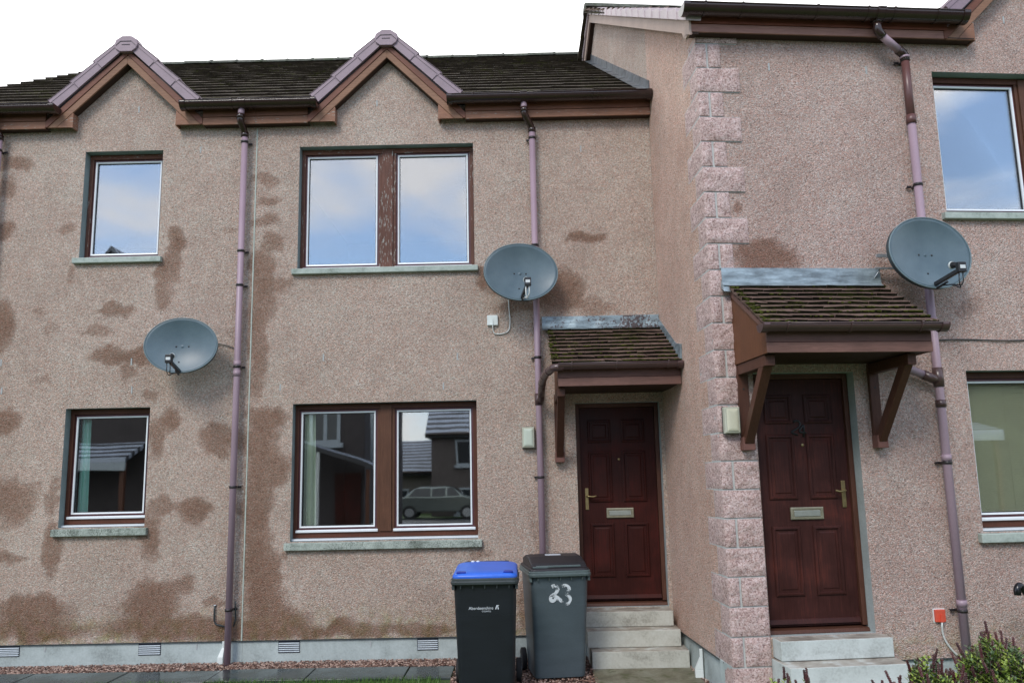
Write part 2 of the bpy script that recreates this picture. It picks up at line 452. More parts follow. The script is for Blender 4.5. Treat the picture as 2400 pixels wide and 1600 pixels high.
def wet():
    m, nt, b = nmat('wet_slab')
    v = coords(nt); a = noi(nt, v, 2.2, 5, .6); c = noi(nt, v, 30, 4)
    L(nt, ramp(nt, a, [(.35, (.022, .030, .030)), (.5, (.045, .058, .056)), (.68, (.085, .10, .095))]), b.inputs['Base Color'])
    L(nt, ramp(nt, a, [(.4, .10), (.62, .38)]), b.inputs['Roughness'])
    bump(nt, b, c, .10, .004)
wet()
def soil():
    m, nt, b = nmat('soil')
    v = coords(nt); a = noi(nt, v, 30, 5, .7)
    L(nt, ramp(nt, a, [(.35, (.035, .022, .017)), (.65, (.10, .06, .045))]), b.inputs['Base Color']); b.inputs['Roughness'].default_value = .9
    bump(nt, b, a, .6, .02)
soil()
def ground():
    m, nt, b = nmat('lawn_ground')
    v = coords(nt); a = noi(nt, v, 3, 6, .7); c = noi(nt, v, 60, 3)
    f = mth(nt, 'ADD', mth(nt, 'MULTIPLY', a, .5), mth(nt, 'MULTIPLY', c, .5))
    L(nt, ramp(nt, f, [(.35, (.025, .05, .012)), (.65, (.08, .14, .03))]), b.inputs['Base Color']); b.inputs['Roughness'].default_value = .9
ground()
simple('asphalt', (.05, .052, .055), .5, .2, 40)
simple('far_render', (.080, .068, .066), .9, .2, 3)
simple('far_render_dark', (.040, .034, .036), .9, .2, 3)
simple('far_render_grey', (.12, .11, .10), .9, .2, 3)
simple('far_white', (.26, .30, .34), .5, .05)
simple('car_paint', (.20, .23, .22), .18, .05, 3, metal=.55)
simple('car_glass', (.02, .025, .03), .08, .1)
def snowroof():
    m, nt, b = nmat('snowy_roof')
    w = nt.nodes.new('ShaderNodeTexWave'); w.wave_type = 'BANDS'; w.bands_direction = 'Y'; w.inputs['Scale'].default_value = .9
    w.inputs['Distortion'].default_value = 1.2; w.inputs['Detail'].default_value = 3
    v = coords(nt); L(nt, v, w.inputs['Vector'])
    k = mth(nt, 'ADD', mth(nt, 'MULTIPLY', w.outputs['Fac'], .6), mth(nt, 'MULTIPLY', noi(nt, v, 2, 4), .5))
    L(nt, ramp(nt, k, [(.42, (.03, .03, .035)), (.62, (.30, .34, .42))]), b.inputs['Base Color']); b.inputs['Roughness'].default_value = .7
snowroof()
simple('curtain_green', (.80, .86, .70), .8, .08, 4, stretch=(1, 1, 1))
simple('curtain_aqua', (.55, .84, .76), .8, .08, 4)
simple('blind_slat', (.93, .88, .56), .5, .10, 6)

# ------------------------------------------------------------------ camera (solved from the photograph's geometry)
p_, yw_, rl_ = .163, -.0069, -.0206
F_ = Vector((math.sin(yw_)*math.cos(p_), math.cos(yw_)*math.cos(p_), math.sin(p_)))
R0 = Vector((math.cos(yw_), -math.sin(yw_), 0)); U0 = R0.cross(F_)
Rv = R0*math.cos(rl_)+U0*math.sin(rl_); Uv = -R0*math.sin(rl_)+U0*math.cos(rl_)
cam = bpy.data.objects.new('camera', bpy.data.cameras.new('camera')); COL.objects.link(cam)
mw = Matrix((( Rv.x, Uv.x, -F_.x, 0), (Rv.y, Uv.y, -F_.y, -8.65), (Rv.z, Uv.z, -F_.z, 1.7661), (0, 0, 0, 1)))
cam.matrix_world = mw
cam.data.sensor_width = 36; cam.data.lens = 36*1938.26/2400; cam.data.clip_end = 600
SC.camera = cam

# ------------------------------------------------------------------ walls as fine grids (for stains), with holes
def vnoise(x, y, s, seed):
    rs = np.random.RandomState(seed); g = rs.rand(256, 256)
    X = x*s; Y = y*s; xi = np.floor(X).astype(int); yi = np.floor(Y).astype(int)
    fx = X-xi; fy = Y-yi; fx = fx*fx*(3-2*fx); fy = fy*fy*(3-2*fy)
    a = g[xi % 256, yi % 256]; b = g[(xi+1) % 256, yi % 256]; c = g[xi % 256, (yi+1) % 256]; d = g[(xi+1) % 256, (yi+1) % 256]
    return (a*(1-fx)+b*fx)*(1-fy)+(c*(1-fx)+d*fx)*fy

def lines(a, b, step, extra):
    base = list(np.linspace(a, b, max(2, int(round((b-a)/step))+1)))
    for e in extra:
        if a < e < b:
            i = min(range(1, len(base)-1), key=lambda k: abs(base[k]-e)); base[i] = e
    return sorted(set(round(float(q), 5) for q in base))

def wall(name, parent, x0, x1, z0, z1, holes, stains, mat, thick=.30, top=None, step=.03, algae=True, plaster='plaster_inside'):
    """Harled wall sheet at y=0 with openings; the same openings through its thickness. top(x) gives the height above z1."""
    xs = lines(x0, x1, step, [h[0] for h in holes]+[h[1] for h in holes])
    zs = lines(z0, z1, step, [h[2] for h in holes]+[h[3] for h in holes])
    nx, nz = len(xs), len(zs)
    XX, ZZ = np.meshgrid(np.array(xs), np.array(zs), indexing='ij')
    wob = .055
    px = XX+(vnoise(XX+50, ZZ+50, 6, 1)-.5)*2*wob+(vnoise(XX+50, ZZ+50, 17, 2)-.5)*wob
    pz = ZZ+(vnoise(XX+50, ZZ+50, 6, 3)-.5)*2*wob+(vnoise(XX+50, ZZ+50, 17, 4)-.5)*wob
    st = np.zeros_like(XX)
    for (cx, cz, rx, rz, s) in stains:
        q = np.sqrt(((px-cx)/(rx*1.12))**2+((pz-cz)/(rz*1.12))**2)
        q2 = np.clip((1.38-q)/.85, 0, 1); q2 = q2*q2*(3-2*q2)
        st = 1-(1-st)*(1-s*q2)
    al = np.clip((.62-ZZ)/.35, 0, 1)*.8 if algae else XX*0
    vs = [(xs[i], 0, zs[j]) for i in range(nx) for j in range(nz)]
    fs = []
    for i in range(nx-1):
        cx = (xs[i]+xs[i+1])/2
        for j in range(nz-1):
            cz = (zs[j]+zs[j+1])/2
            if any(h[0] < cx < h[1] and h[2] < cz < h[3] for h in holes): continue
            fs.append((i*nz+j, (i+1)*nz+j, (i+1)*nz+j+1, i*nz+j+1))
    mb = MB(); mb.add(vs, fs)
    if top:
        for i in range(nx-1):
            a, b = top(xs[i]), top(xs[i+1])
            mb.add([(xs[i], 0, z1), (xs[i+1], 0, z1), (xs[i+1], 0, b), (xs[i], 0, a)], [(0, 1, 2, 3)])
    mb.m = 2
    T = thick
    for h in holes:
        a, b, c, d = h[:4]
        mb.m = 3 if c < 1 else 2
        for q in ([(a, 0, c), (a, T, c), (a, T, d), (a, 0, d)], [(b, 0, c), (b, 0, d), (b, T, d), (b, T, c)],
                  [(a, 0, d), (a, T, d), (b, T, d), (b, 0, d)], [(a, 0, c), (b, 0, c), (b, T, c), (a, T, c)]):
            mb.add(q, [(0, 1, 2, 3)])
    # inner face
    mb.m = 1
    hx = sorted({x0, x1, *[h[0] for h in holes], *[h[1] for h in holes]}); hz = sorted({z0, z1, *[h[2] for h in holes], *[h[3] for h in holes]})
    for i in range(len(hx)-1):
        for j in range(len(hz)-1):
            cx, cz = (hx[i]+hx[i+1])/2, (hz[j]+hz[j+1])/2
            if any(h[0] < cx < h[1] and h[2] < cz < h[3] for h in holes): continue
            mb.add([(hx[i], T, hz[j]), (hx[i], T, hz[j+1]), (hx[i+1], T, hz[j+1]), (hx[i+1], T, hz[j])], [(0, 1, 2, 3)])
    mb.add([(x0, 0, z0), (x0, T, z0), (x0, T, z1), (x0, 0, z1)], [(0, 1, 2, 3)]); mb.add([(x1, 0, z0), (x1, 0, z1), (x1, T, z1), (x1, T, z0)], [(0, 1, 2, 3)])
    mb.add([(x0, 0, z0), (x1, 0, z0), (x1, T, z0), (x0, T, z0)], [(0, 1, 2, 3)])
    o = mb.build(name, [M[mat], M[plaster], M['reveal_paint'], M['door_reveal_paint']], parent)
    for nm, arr in (('stain', st), ('algae', al)):
        at = o.data.attributes.new(nm, 'FLOAT', 'POINT')
        full = np.zeros(len(o.data.vertices), np.float32); full[:nx*nz] = arr.reshape(-1)
        at.data.foreach_set('value', full)
    return o

# ------------------------------------------------------------------ building components
def window(parent, x0, x1, z0, z1, lights=2, worn=False, sill='sill_stone', low=False, sill_over=(.05, .04), label=None):
    """x0..x1, z0..z1: the opening. Frame set .10 behind the face."""
    Y = .10; lin = .002
    jam = M['timber_window_worn' if worn else 'timber_window']; head = M['timber_head_worn' if worn else 'timber_window']
    a, b, c, d = x0+lin, x1-lin, z0+(.028 if low else .004), z1-lin
    fw = .042
    mb = MB()
    mb.m = 1; mb.box(a, b, Y, Y+.08, d-.055, d)
    mb.m = 0
    mb.box(a, a+fw, Y+.002, Y+.08, c, d-.055); mb.box(b-fw, b, Y+.002, Y+.08, c, d-.055)
    bot = c+(.055 if low else .0)
    if low: mb.box(a+fw, b-fw, Y+.004, Y+.08, c, bot)
    win = mb.build('window', [jam, head], parent, bevel=.003)
    if label: win['label'] = label
    # openings
    L0, L1 = a+fw, b-fw; spans = []
    if lights == 2:
        mid = (L0+L1)/2; w = .185
        mm = MB(); mm.box(mid-w/2, mid-.062, Y+.003, Y+.08, bot, d-.056); mm.box(mid+.062, mid+w/2, Y+.003, Y+.08, bot, d-.056)
        mm.box(mid-.061, mid+.061, Y-.012, Y+.08, bot+.001, d-.012)
        mm.build('mullion', M['timber_window_worn' if worn else 'timber_mullion'], win, bevel=.003)
        spans = [(L0, mid-w/2), (mid+w/2, L1)]
    else: spans = [(L0, L1)]
    for s0, s1 in spans:
        zb, zt = bot+.030, d-.058
        sh = MB(); sh.sweep(s0+.001, s1-.001, zb, zt, [(0, Y+.07), (0, Y+.022), (.020, Y+.022), (.020, Y+.07)], cap=False); sh.build('sash', M['sash_purple'], win)
        bd = MB(); bd.sweep(s0+.021, s1-.021, zb+.018, zt-.021, [(0, Y+.045), (0, Y+.010), (.016, Y+.014), (.016, Y+.045)], cap=False)
        bd.build('glazing_bead', M['bead_white'], win)
        gk = MB(); gk.sweep(s0+.037, s1-.037, zb+.034, zt-.037, [(0, Y+.04), (0, Y+.028), (.006, Y+.028), (.006, Y+.04)], cap=False); gk.build('gasket', M['rubber_black'], win)
        pn = MB(); pn.box(s0+.036, s1-.036, Y+.036, Y+.042, zb+.033, zt-.036); pn.build('pane', M['pane_glass'], win)
        dr = MB(); dr.prism_x([(Y-.016, zb-.030), (Y+.07, zb-.030), (Y+.07, zb-.002), (Y-.002, zb-.004), (Y-.016, zb-.012)], s0-.012, s1+.012)
        dr.build('drip_bar', M['bead_white'], win, bevel=.002)
    if low:
        fl = MB(); fl.prism_x([(Y-.05, z0+.004), (Y+.05, z0+.004), (Y+.05, z0+.026), (Y-.05, z0+.020)], a, b); fl.build('sill_flashing', M['bead_white'], win)
    sl = MB(); h = .072 if not low else .085
    sl.prism_x([(-.052, z0-h), (.16, z0-h), (.16, z0+.002), (-.052, z0-.014)], x0-sill_over[0], x1+sill_over[1])
    sl.build('sill', M[sill], win, bevel=.005)
    return win

def door(parent, x0, x1, z0, z1, Y, slab_mat, handle_side, digits=None, digit_mat=None, brass='brass', plate='brass_dull'):
    lin = .002
    a, b, d = x0+lin, x1-lin, z1-lin
    fr = MB(); fw = .042
    fr.box(a, a+fw, Y-.02, Y+.08, z0+.045, d); fr.box(b-fw, b, Y-.02, Y+.08, z0+.045, d); fr.box(a+fw, b-fw, Y-.02, Y+.08, d-fw, d)
    root = fr.build('door', M['timber_bracket'], parent, bevel=.004)
    th = MB(); th.prism_x([(Y-.055, z0+.002), (Y+.08, z0+.002), (Y+.08, z0+.044), (Y-.04, z0+.030)], a, b); th.build('threshold', M['timber_bracket'], root, bevel=.003)
    s0, s1, b0, b1 = a+fw+.003, b-fw-.003, z0+.05, d-fw-.003
    sl = MB(); sl.box(s0, s1, Y+.012, Y+.055, b0, b1)
    W, H = s1-s0, b1-b0
    for (fa, fb) in ((.125, .395), (.575, .845)):
        for (ta, tb) in ((.073, .178), (.239, .49), (.615, .875)):
            sl.sweep(s0+fa*W, s0+fb*W, b1-tb*H, b1-ta*H, [(-.016, .0125), (-.016, .004), (-.008, -.002), (.004, -.003), (.012, .006), (.012, .0135), (.03, .0125), (.042, .006)], y=Y, cap=True)
    sl.prism_x([(Y-.012, b0+.02), (Y+.013, b0+.02), (Y+.013, b0+.06), (Y+.004, b0+.055)], s0+.004, s1-.004)
    slab = sl.build('door_leaf', M[slab_mat], root)
    lp = MB(); cx = (s0+s1)/2; zt = b1-.53*H
    lp.sweep(cx-.140, cx+.140, zt-.098, zt, [(0, .0125), (0, -.004), (.006, -.006), (.018, -.006), (.022, -.002)], y=Y)
    lo = lp.build('letter_plate', M[plate], slab)
    lq = MB(); lq.box(cx-.112, cx+.112, Y-.0085, Y-.0025, zt-.074, zt-.026); lq.build('letter_flap', M['plate_grey'], slab, bevel=.003)
    hs = s0+.055 if handle_side < 0 else s1-.055; hz = b1-.475*H
    hd = MB(); hd.box(hs-.018, hs+.018, Y+.002, Y+.012, hz-.12, hz+.10)
    k = 1 if handle_side < 0 else -1
    hd.tube(smooth_path([(hs, Y+.004, hz+.02), (hs, Y-.045, hz+.02), (hs+k*.06, Y-.05, hz+.012), (hs+k*.095, Y-.047, hz+.022)]), .008, 10)
    hd.build('door_handle', M[brass], slab, bevel=.003)
    sp = MB(); sp.ball((cx+.01, Y+.010, b1-.275*H+.0), .014, .006, .014, 12, 6); sp.build('spy_hole', M[brass], slab)
    return root, slab, (s0, s1, b0, b1)

def digit_strokes(ch):
    return {'2': [[(0, .8), (.15, .97), (.45, 1), (.7, .85), (.68, .6), (.35, .3), (0, .02), (.75, 0)]],
            '3': [[(.02, .85), (.3, 1), (.62, .9), (.6, .62), (.28, .52), (.62, .45), (.72, .2), (.4, 0), (0, .12)]],
            '4': [[(.55, 0), (.55, 1), (0, .32), (.8, .32)]]}[ch]

def text_obj(txt, size, mat, parent, loc, rot, name, ext=.0006):
    cu = bpy.data.curves.new(name, 'FONT'); cu.body = txt; cu.size = size; cu.extrude = ext; cu.align_x = 'CENTER'
    o = bpy.data.objects.new(name, cu); COL.objects.link(o)
    bpy.context.view_layer.update()
    me = bpy.data.meshes.new_from_object(o); bpy.data.objects.remove(o)
    me.materials.clear(); me.materials.append(mat)
    q = bpy.data.objects.new(name, me); COL.objects.link(q); q.parent = parent; q.location = loc; q.rotation_euler = rot
    return q

def gutter(parent, x0, x1, y, z, r=.078, mat='gutter_plastic', unions=(), caps=(True, True), name='gutter'):
    """half-round gutter along x; z is the height of its rim."""
    mb = MB(); n = 12; th = .004
    def prof(rr):
        return [(y+rr*math.cos(math.pi+math.pi*i/n), z+rr*math.sin(math.pi+math.pi*i/n)) for i in range(n+1)]
    def seg(a, b, ro, ri):
        o, i_ = prof(ro), prof(ri)
        poly = o+list(reversed(i_)); m = len(poly)
        vs = [(a, p[0], p[1]) for p in poly]+[(b, p[0], p[1]) for p in poly]
        fs = [(k, (k+1) % m, (k+1) % m+m, k+m) for k in range(m)]
        mb.add(vs, fs, True)
        for base, rev in ((0, True), (m, False)):
            for k in range(n):
                q = (base+k, base+k+1, base+m-2-k, base+m-1-k)
                mb.add([vs[t] for t in q], [(0, 1, 2, 3)])
    seg(x0, x1, r, r-th)
    # rolled front lip
    mb.tube([(x0, y-r, z), (x1, y-r, z)], .006, 8)
    for u in unions:
        w = .07 if u[1] == 'u' else .016
        seg(u[0]-w/2, u[0]+w/2, r+.007, r)
        if u[1] == 'u':
            seg(u[0]-w/2-.006, u[0]-w/2+.006, r+.011, r+.006); seg(u[0]+w/2-.006, u[0]+w/2+.006, r+.011, r+.006)
        mb.tube([(u[0]-w/2, y-r-.003, z+.002), (u[0]+w/2, y-r-.003, z+.002)], .009, 8)
    for side, cflag in ((x0, caps[0]), (x1, caps[1])):
        if cflag:
            s = -1 if side == x0 else 1
            pts = prof(r+.009)
            mb.prism_x(pts, min(side, side+s*.012), max(side, side+s*.012))
            seg(min(side-s*.045, side), max(side-s*.045, side), r+.009, r)
    return mb.build(name, M[mat], parent)

def clip(parent, x, y, z, r=.034, ear=1, wall=0.0):
    mb = MB()
    mb.tube([(x, y, z-.012), (x, y, z+.012)], r+.006, 16)
    mb.box(x-.012, x+.012, y, wall-.001, z-.01, z+.01)
    e = x+ear*(r+.02)
    mb.box(min(x+ear*r*.8, e+ear*.012), max(x+ear*r*.8, e+ear*.012), wall-.03, wall-.022, z-.010, z+.010)
    mb.tube([(e, wall-.04, z), (e, wall-.001, z)], .006, 8)
    return mb.build('pipe_clip', M['clip_dark'], parent)

def tile_rows(parent, name, x0f, x1f, ya, za, yb, zb, gauge, width, thick, mat, *, edge='tile_front_shade', jit=.003, parity=.5, lift=.0, cuts=()):
    """courses of flat lapped tiles on the slope (ya,za)->(yb,zb); x limits may depend on the distance up the slope."""
    mb = MB(); Ln = math.hypot(yb-ya, zb-za); uy, uz = (yb-ya)/Ln, (zb-za)/Ln; ny, nz = -uz, uy
    if nz < 0: ny, nz = -ny, -nz
    n = int(math.ceil(Ln/gauge)); s = 0; k = 0
    while s < Ln-1e-6:
        e = min(Ln, s+gauge*1.25); xa, xb = x0f(s), x1f(s)
        off = (k % 2)*width*parity
        spans = [(xa, xb)]
        for (cc, zt, sl_) in cuts:
            hw_ = (zt-(za+uz*s))/sl_-.02
            if hw_ <= 0: continue
            nsp = []
            for (p, q) in spans:
                if cc-hw_ > p: nsp.append((p, min(q, cc-hw_)))
                if cc+hw_ < q: nsp.append((max(p, cc+hw_), q))
            spans = nsp
        for (xa, xb) in spans:
          first = True
          # keep the bond of the course when a gablet interrupts it
          x = xa
          while x < xb-1e-6:
            w = (width-((x-x0f(s)+off) % width)) or width
            if w < .02: w += width
            xe = min(xb, x+w); j = random.uniform(0, jit); j2 = random.uniform(-jit, jit); ds = random.uniform(-jit, jit)*1.5
            def P(xx, t, h): return (xx, ya+uy*t+ny*h, za+uz*t+nz*h)
            h0 = thick+lift+j; h1 = lift+.002
            g = .0018
            c = [P(x+g, s+ds, h0-thick), P(xe-g, s+ds, h0-thick), P(xe-g, e, h1-.01), P(x+g, e, h1-.01),
                 P(x+g, s+ds, h0+j2), P(xe-g, s+ds, h0-j2), P(xe-g, e, h1), P(x+g, e, h1)]
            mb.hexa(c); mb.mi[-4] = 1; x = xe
        s += gauge; k += 1
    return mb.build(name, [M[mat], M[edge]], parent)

# ================================================================== MAIN TERRACE
JX = -2.83                      # movement joint between the two houses of the terrace
PIT = .627                       # roof pitch (rise per run)
EY, EZ = -.13, 5.885            # eaves line of the main roof (tile underside)
RY = 5.02; RZ = EZ+PIT*(RY-EY)
XL = -7.1

STAIN = [(-5.51, 5.31, 0.19, 0.09, 0.7), (-5.61, 5.03, 0.12, 0.09, 0.6), (-5.57, 4.53, 0.13, 0.1, 0.8), (-5.51, 3.47, 0.16, 0.24, 0.9), (-4.88, 4.52, 0.1, 0.06, 0.5), (-4.32, 3.63, 0.21, 0.07, 0.7), (-5.12, 3.63, 0.08, 0.04, 0.35), (-4.97, 3.45, 0.09, 0.05, 0.35), (-4.52, 3.39, 0.18, 0.05, 0.5), (-4.3, 3.14, 0.23, 0.09, 0.8), (-4.0, 3.13, 0.19, 0.07, 0.8), (-3.68, 4.4, 0.1, 0.11, 0.9), (-3.76, 4.1, 0.1, 0.22, 0.7), (-3.82, 3.76, 0.08, 0.14, 0.6), (-4.1, 2.97, 0.07, 0.07, 0.6), (-3.86, 2.71, 0.08, 0.05, 0.5), (-3.66, 2.46, 0.1, 0.1, 0.85), (-5.05, 2.93, 0.1, 0.06, 0.35), (-3.79, 2.23, 0.11, 0.22, 0.75), (-3.4, 1.53, 0.17, 0.12, 0.9), (-3.72, 1.56, 0.11, 0.07, 0.55), (-5.39, 2.42, 0.15, 0.14, 0.9), (-5.25, 1.61, 0.26, 0.22, 0.8), (-4.82, 1.67, 0.06, 0.18, 0.5), (-4.79, 1.12, 0.11, 0.26, 0.8), (-5.21, 1.05, 0.16, 0.06, 0.7), (-3.81, 1.25, 0.11, 0.21, 0.8), (-3.15, 2.22, 0.17, 0.15, 0.75), (-4.97, 0.55, 0.38, 0.11, 0.9), (-5.06, 0.36, 0.57, 0.11, 0.95), (-3.75, 0.59, 0.27, 0.21, 0.9), (-3.43, 0.77, 0.11, 0.09, 0.65), (-3.52, 0.33, 0.66, 0.12, 0.95), (-3.09, 0.57, 0.15, 0.04, 0.6), (-3.04, 0.3, 0.22, 0.09, 0.85), (-2.75, 5.05, 0.16, 0.06, 0.55), (-2.68, 4.81, 0.14, 0.05, 0.6), (-2.74, 4.56, 0.14, 0.06, 0.6), (-3.1, 4.51, 0.1, 0.04, 0.45), (-2.61, 4.32, 0.12, 0.09, 0.75), (-2.75, 4.03, 0.13, 0.22, 0.75), (-2.53, 3.86, 0.16, 0.09, 0.6), (-2.74, 3.64, 0.13, 0.24, 0.65), (-2.77, 3.27, 0.1, 0.26, 0.6), (-2.78, 2.89, 0.1, 0.21, 0.55), (-2.63, 2.45, 0.19, 0.12, 0.85), (-2.7, 2.21, 0.18, 0.18, 0.8), (-2.62, 1.89, 0.2, 0.22, 0.8), (-2.72, 1.54, 0.16, 0.24, 0.8), (-2.71, 1.19, 0.14, 0.24, 0.8), (-2.66, 0.89, 0.16, 0.22, 0.9), (-2.61, 0.61, 0.21, 0.21, 0.95), (-2.42, 0.39, 0.26, 0.14, 0.9), (-2.11, 0.3, 0.35, 0.07, 0.9), (-1.76, 0.32, 0.26, 0.06, 0.8), (-1.11, 0.24, 0.39, 0.03, 0.6), (-2.68, 0.31, 0.22, 0.11, 1.0), (0.78, 4.29, 0.21, 0.06, 0.9), (0.48, 3.72, 0.22, 0.22, 0.8), (0.76, 3.54, 0.28, 0.09, 0.45), (-0.26, 3.83, 0.14, 0.14, 0.5), (0.01, 3.56, 0.28, 0.07, 0.5), (-2.42, 1.03, 0.07, 0.05, 0.6), (-0.42, 1.01, 0.08, 0.05, 0.5), (0.1, 0.51, 0.13, 0.25, 0.6), (-2.95, 2.21, 0.09, 0.14, 0.5), (-2.99, 3.46, 0.07, 0.29, 0.35), (-.385, 3.88, .05, .12, .85), (-.33, 3.93, .09, .06, .6), (-4.80, 4.02, .05, .13, .5), (-3.84, 4.02, .05, .14, .6), (.12, 1.25, .05, .25, .3), (-1.6, .27, .9, .05, .6)]

house_a = empty('terraced_house', (0, 0, 0))
tag(house_a, 'left house of the terrace, one small window above another, damp stained pebbledash', 'house', 'houses of the terrace')
house_b = empty('terraced_house', (0, 0, 0))
tag(house_b, 'middle house of the terrace with paired windows and a red door behind the bins', 'house', 'houses of the terrace')

GAB = [(-4.275, .58), (-1.385, .58)]   # gablet centres, half widths at the eaves box
def gtop(x):
    z = 5.86
    for c, h in GAB:
        z = max(z, 6.42-.985*abs(x-c))
    return z

w1 = (-4.735, -3.865, 4.21, 5.417); w3 = (-4.765, -3.875, 1.35, 2.575)
w2 = (-2.36, -.448, 4.035, 5.417); w4 = (-2.372, -.445, 1.165, 2.575)
dr1 = (.585, 1.466, .46, 2.522)
wa = wall('wall', house_a, XL+.08, JX, .205, 5.66, [w1, w3], STAIN, 'render_main', top=gtop)
wb = wall('wall', house_b, JX, 1.51, .205, 5.66, [w2, w4, dr1], STAIN, 'render_main', top=gtop)
window(house_a, *w1, lights=1, worn=True); window(house_a, *w3, lights=1, low=True, sill='sill_lichen')
window(house_b, *w2, lights=2, worn=True, label='upper paired window with flaking timber between its panes')
window(house_b, *w4, lights=2, low=True, sill='sill_lichen')
door(house_b, *dr1, .12, 'door_mahogany', -1)

def plinth(parent, x0, x1, zt=.207):
    mb = MB(); mb.box(x0, x1, .012, .3, -.15, zt); return mb.build('plinth', M['plinth'], parent)
plinth(house_a, XL+.08, JX-.001); plinth(house_b, JX+.001, 1.51)

def rest_of_house(parent, x0, x1, back=10.2):
    mb = MB()
    mb.box(x0, x1, back, back+.3, -.1, 5.9)
    mb.build('back_wall', M['far_render'], parent)
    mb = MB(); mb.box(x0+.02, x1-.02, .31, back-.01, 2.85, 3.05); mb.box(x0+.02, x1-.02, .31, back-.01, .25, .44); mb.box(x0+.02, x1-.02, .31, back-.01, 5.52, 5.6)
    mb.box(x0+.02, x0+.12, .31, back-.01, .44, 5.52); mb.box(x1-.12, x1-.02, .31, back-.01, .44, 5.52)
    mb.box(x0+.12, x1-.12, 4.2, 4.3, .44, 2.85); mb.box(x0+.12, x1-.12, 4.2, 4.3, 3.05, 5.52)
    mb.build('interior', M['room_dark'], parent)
rest_of_house(house_a, XL+.08, JX-.01); rest_of_house(house_b, JX+.01, 1.46)
gw = MB(); gw.add([(XL+.08, 0, -.1), (XL+.08, 10.3, -.1), (XL+.08, 10.3, 5.8), (XL+.08, RY, RZ-.08), (XL+.08, 0, 5.8)], [(0, 1, 2, 3, 4)])
gw.build('gable_wall', M['render_main'], house_a)

# ---- roofs
CUTS = [(-4.275, 6.63, .93), (-1.385, 6.63, .93)]
def roof(parent, x0, x1, vis=None):
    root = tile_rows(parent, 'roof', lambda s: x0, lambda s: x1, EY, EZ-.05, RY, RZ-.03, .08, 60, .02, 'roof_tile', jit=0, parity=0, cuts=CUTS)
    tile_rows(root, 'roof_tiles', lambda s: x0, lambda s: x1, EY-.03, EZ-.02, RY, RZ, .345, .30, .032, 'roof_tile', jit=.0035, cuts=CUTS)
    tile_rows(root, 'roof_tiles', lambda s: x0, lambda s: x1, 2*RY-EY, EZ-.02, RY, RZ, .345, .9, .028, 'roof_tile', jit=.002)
    rr = MB(); x = x0
    while x < x1-.01:
        e = min(x1, x+.45); n = 8; dz = random.uniform(-.004, .006)
        pr = [(RY+.13*math.cos(math.pi*i/n), RZ-.03+dz+.085*math.sin(math.pi*i/n)) for i in range(n+1)]
        rr.prism_x(pr, x+.003, e); 
        pr2 = [(RY+.14*math.cos(math.pi*i/n), RZ-.03+dz+.095*math.sin(math.pi*i/n)) for i in range(n+1)]
        rr.prism_x(pr2, e-.03, e+.003)
        x = e
    rr.build('ridge', M['ridge_tile'], root)
    return root
roof_a = roof(house_a, XL, JX); roof_b = roof(house_b, JX+.002, 1.55)

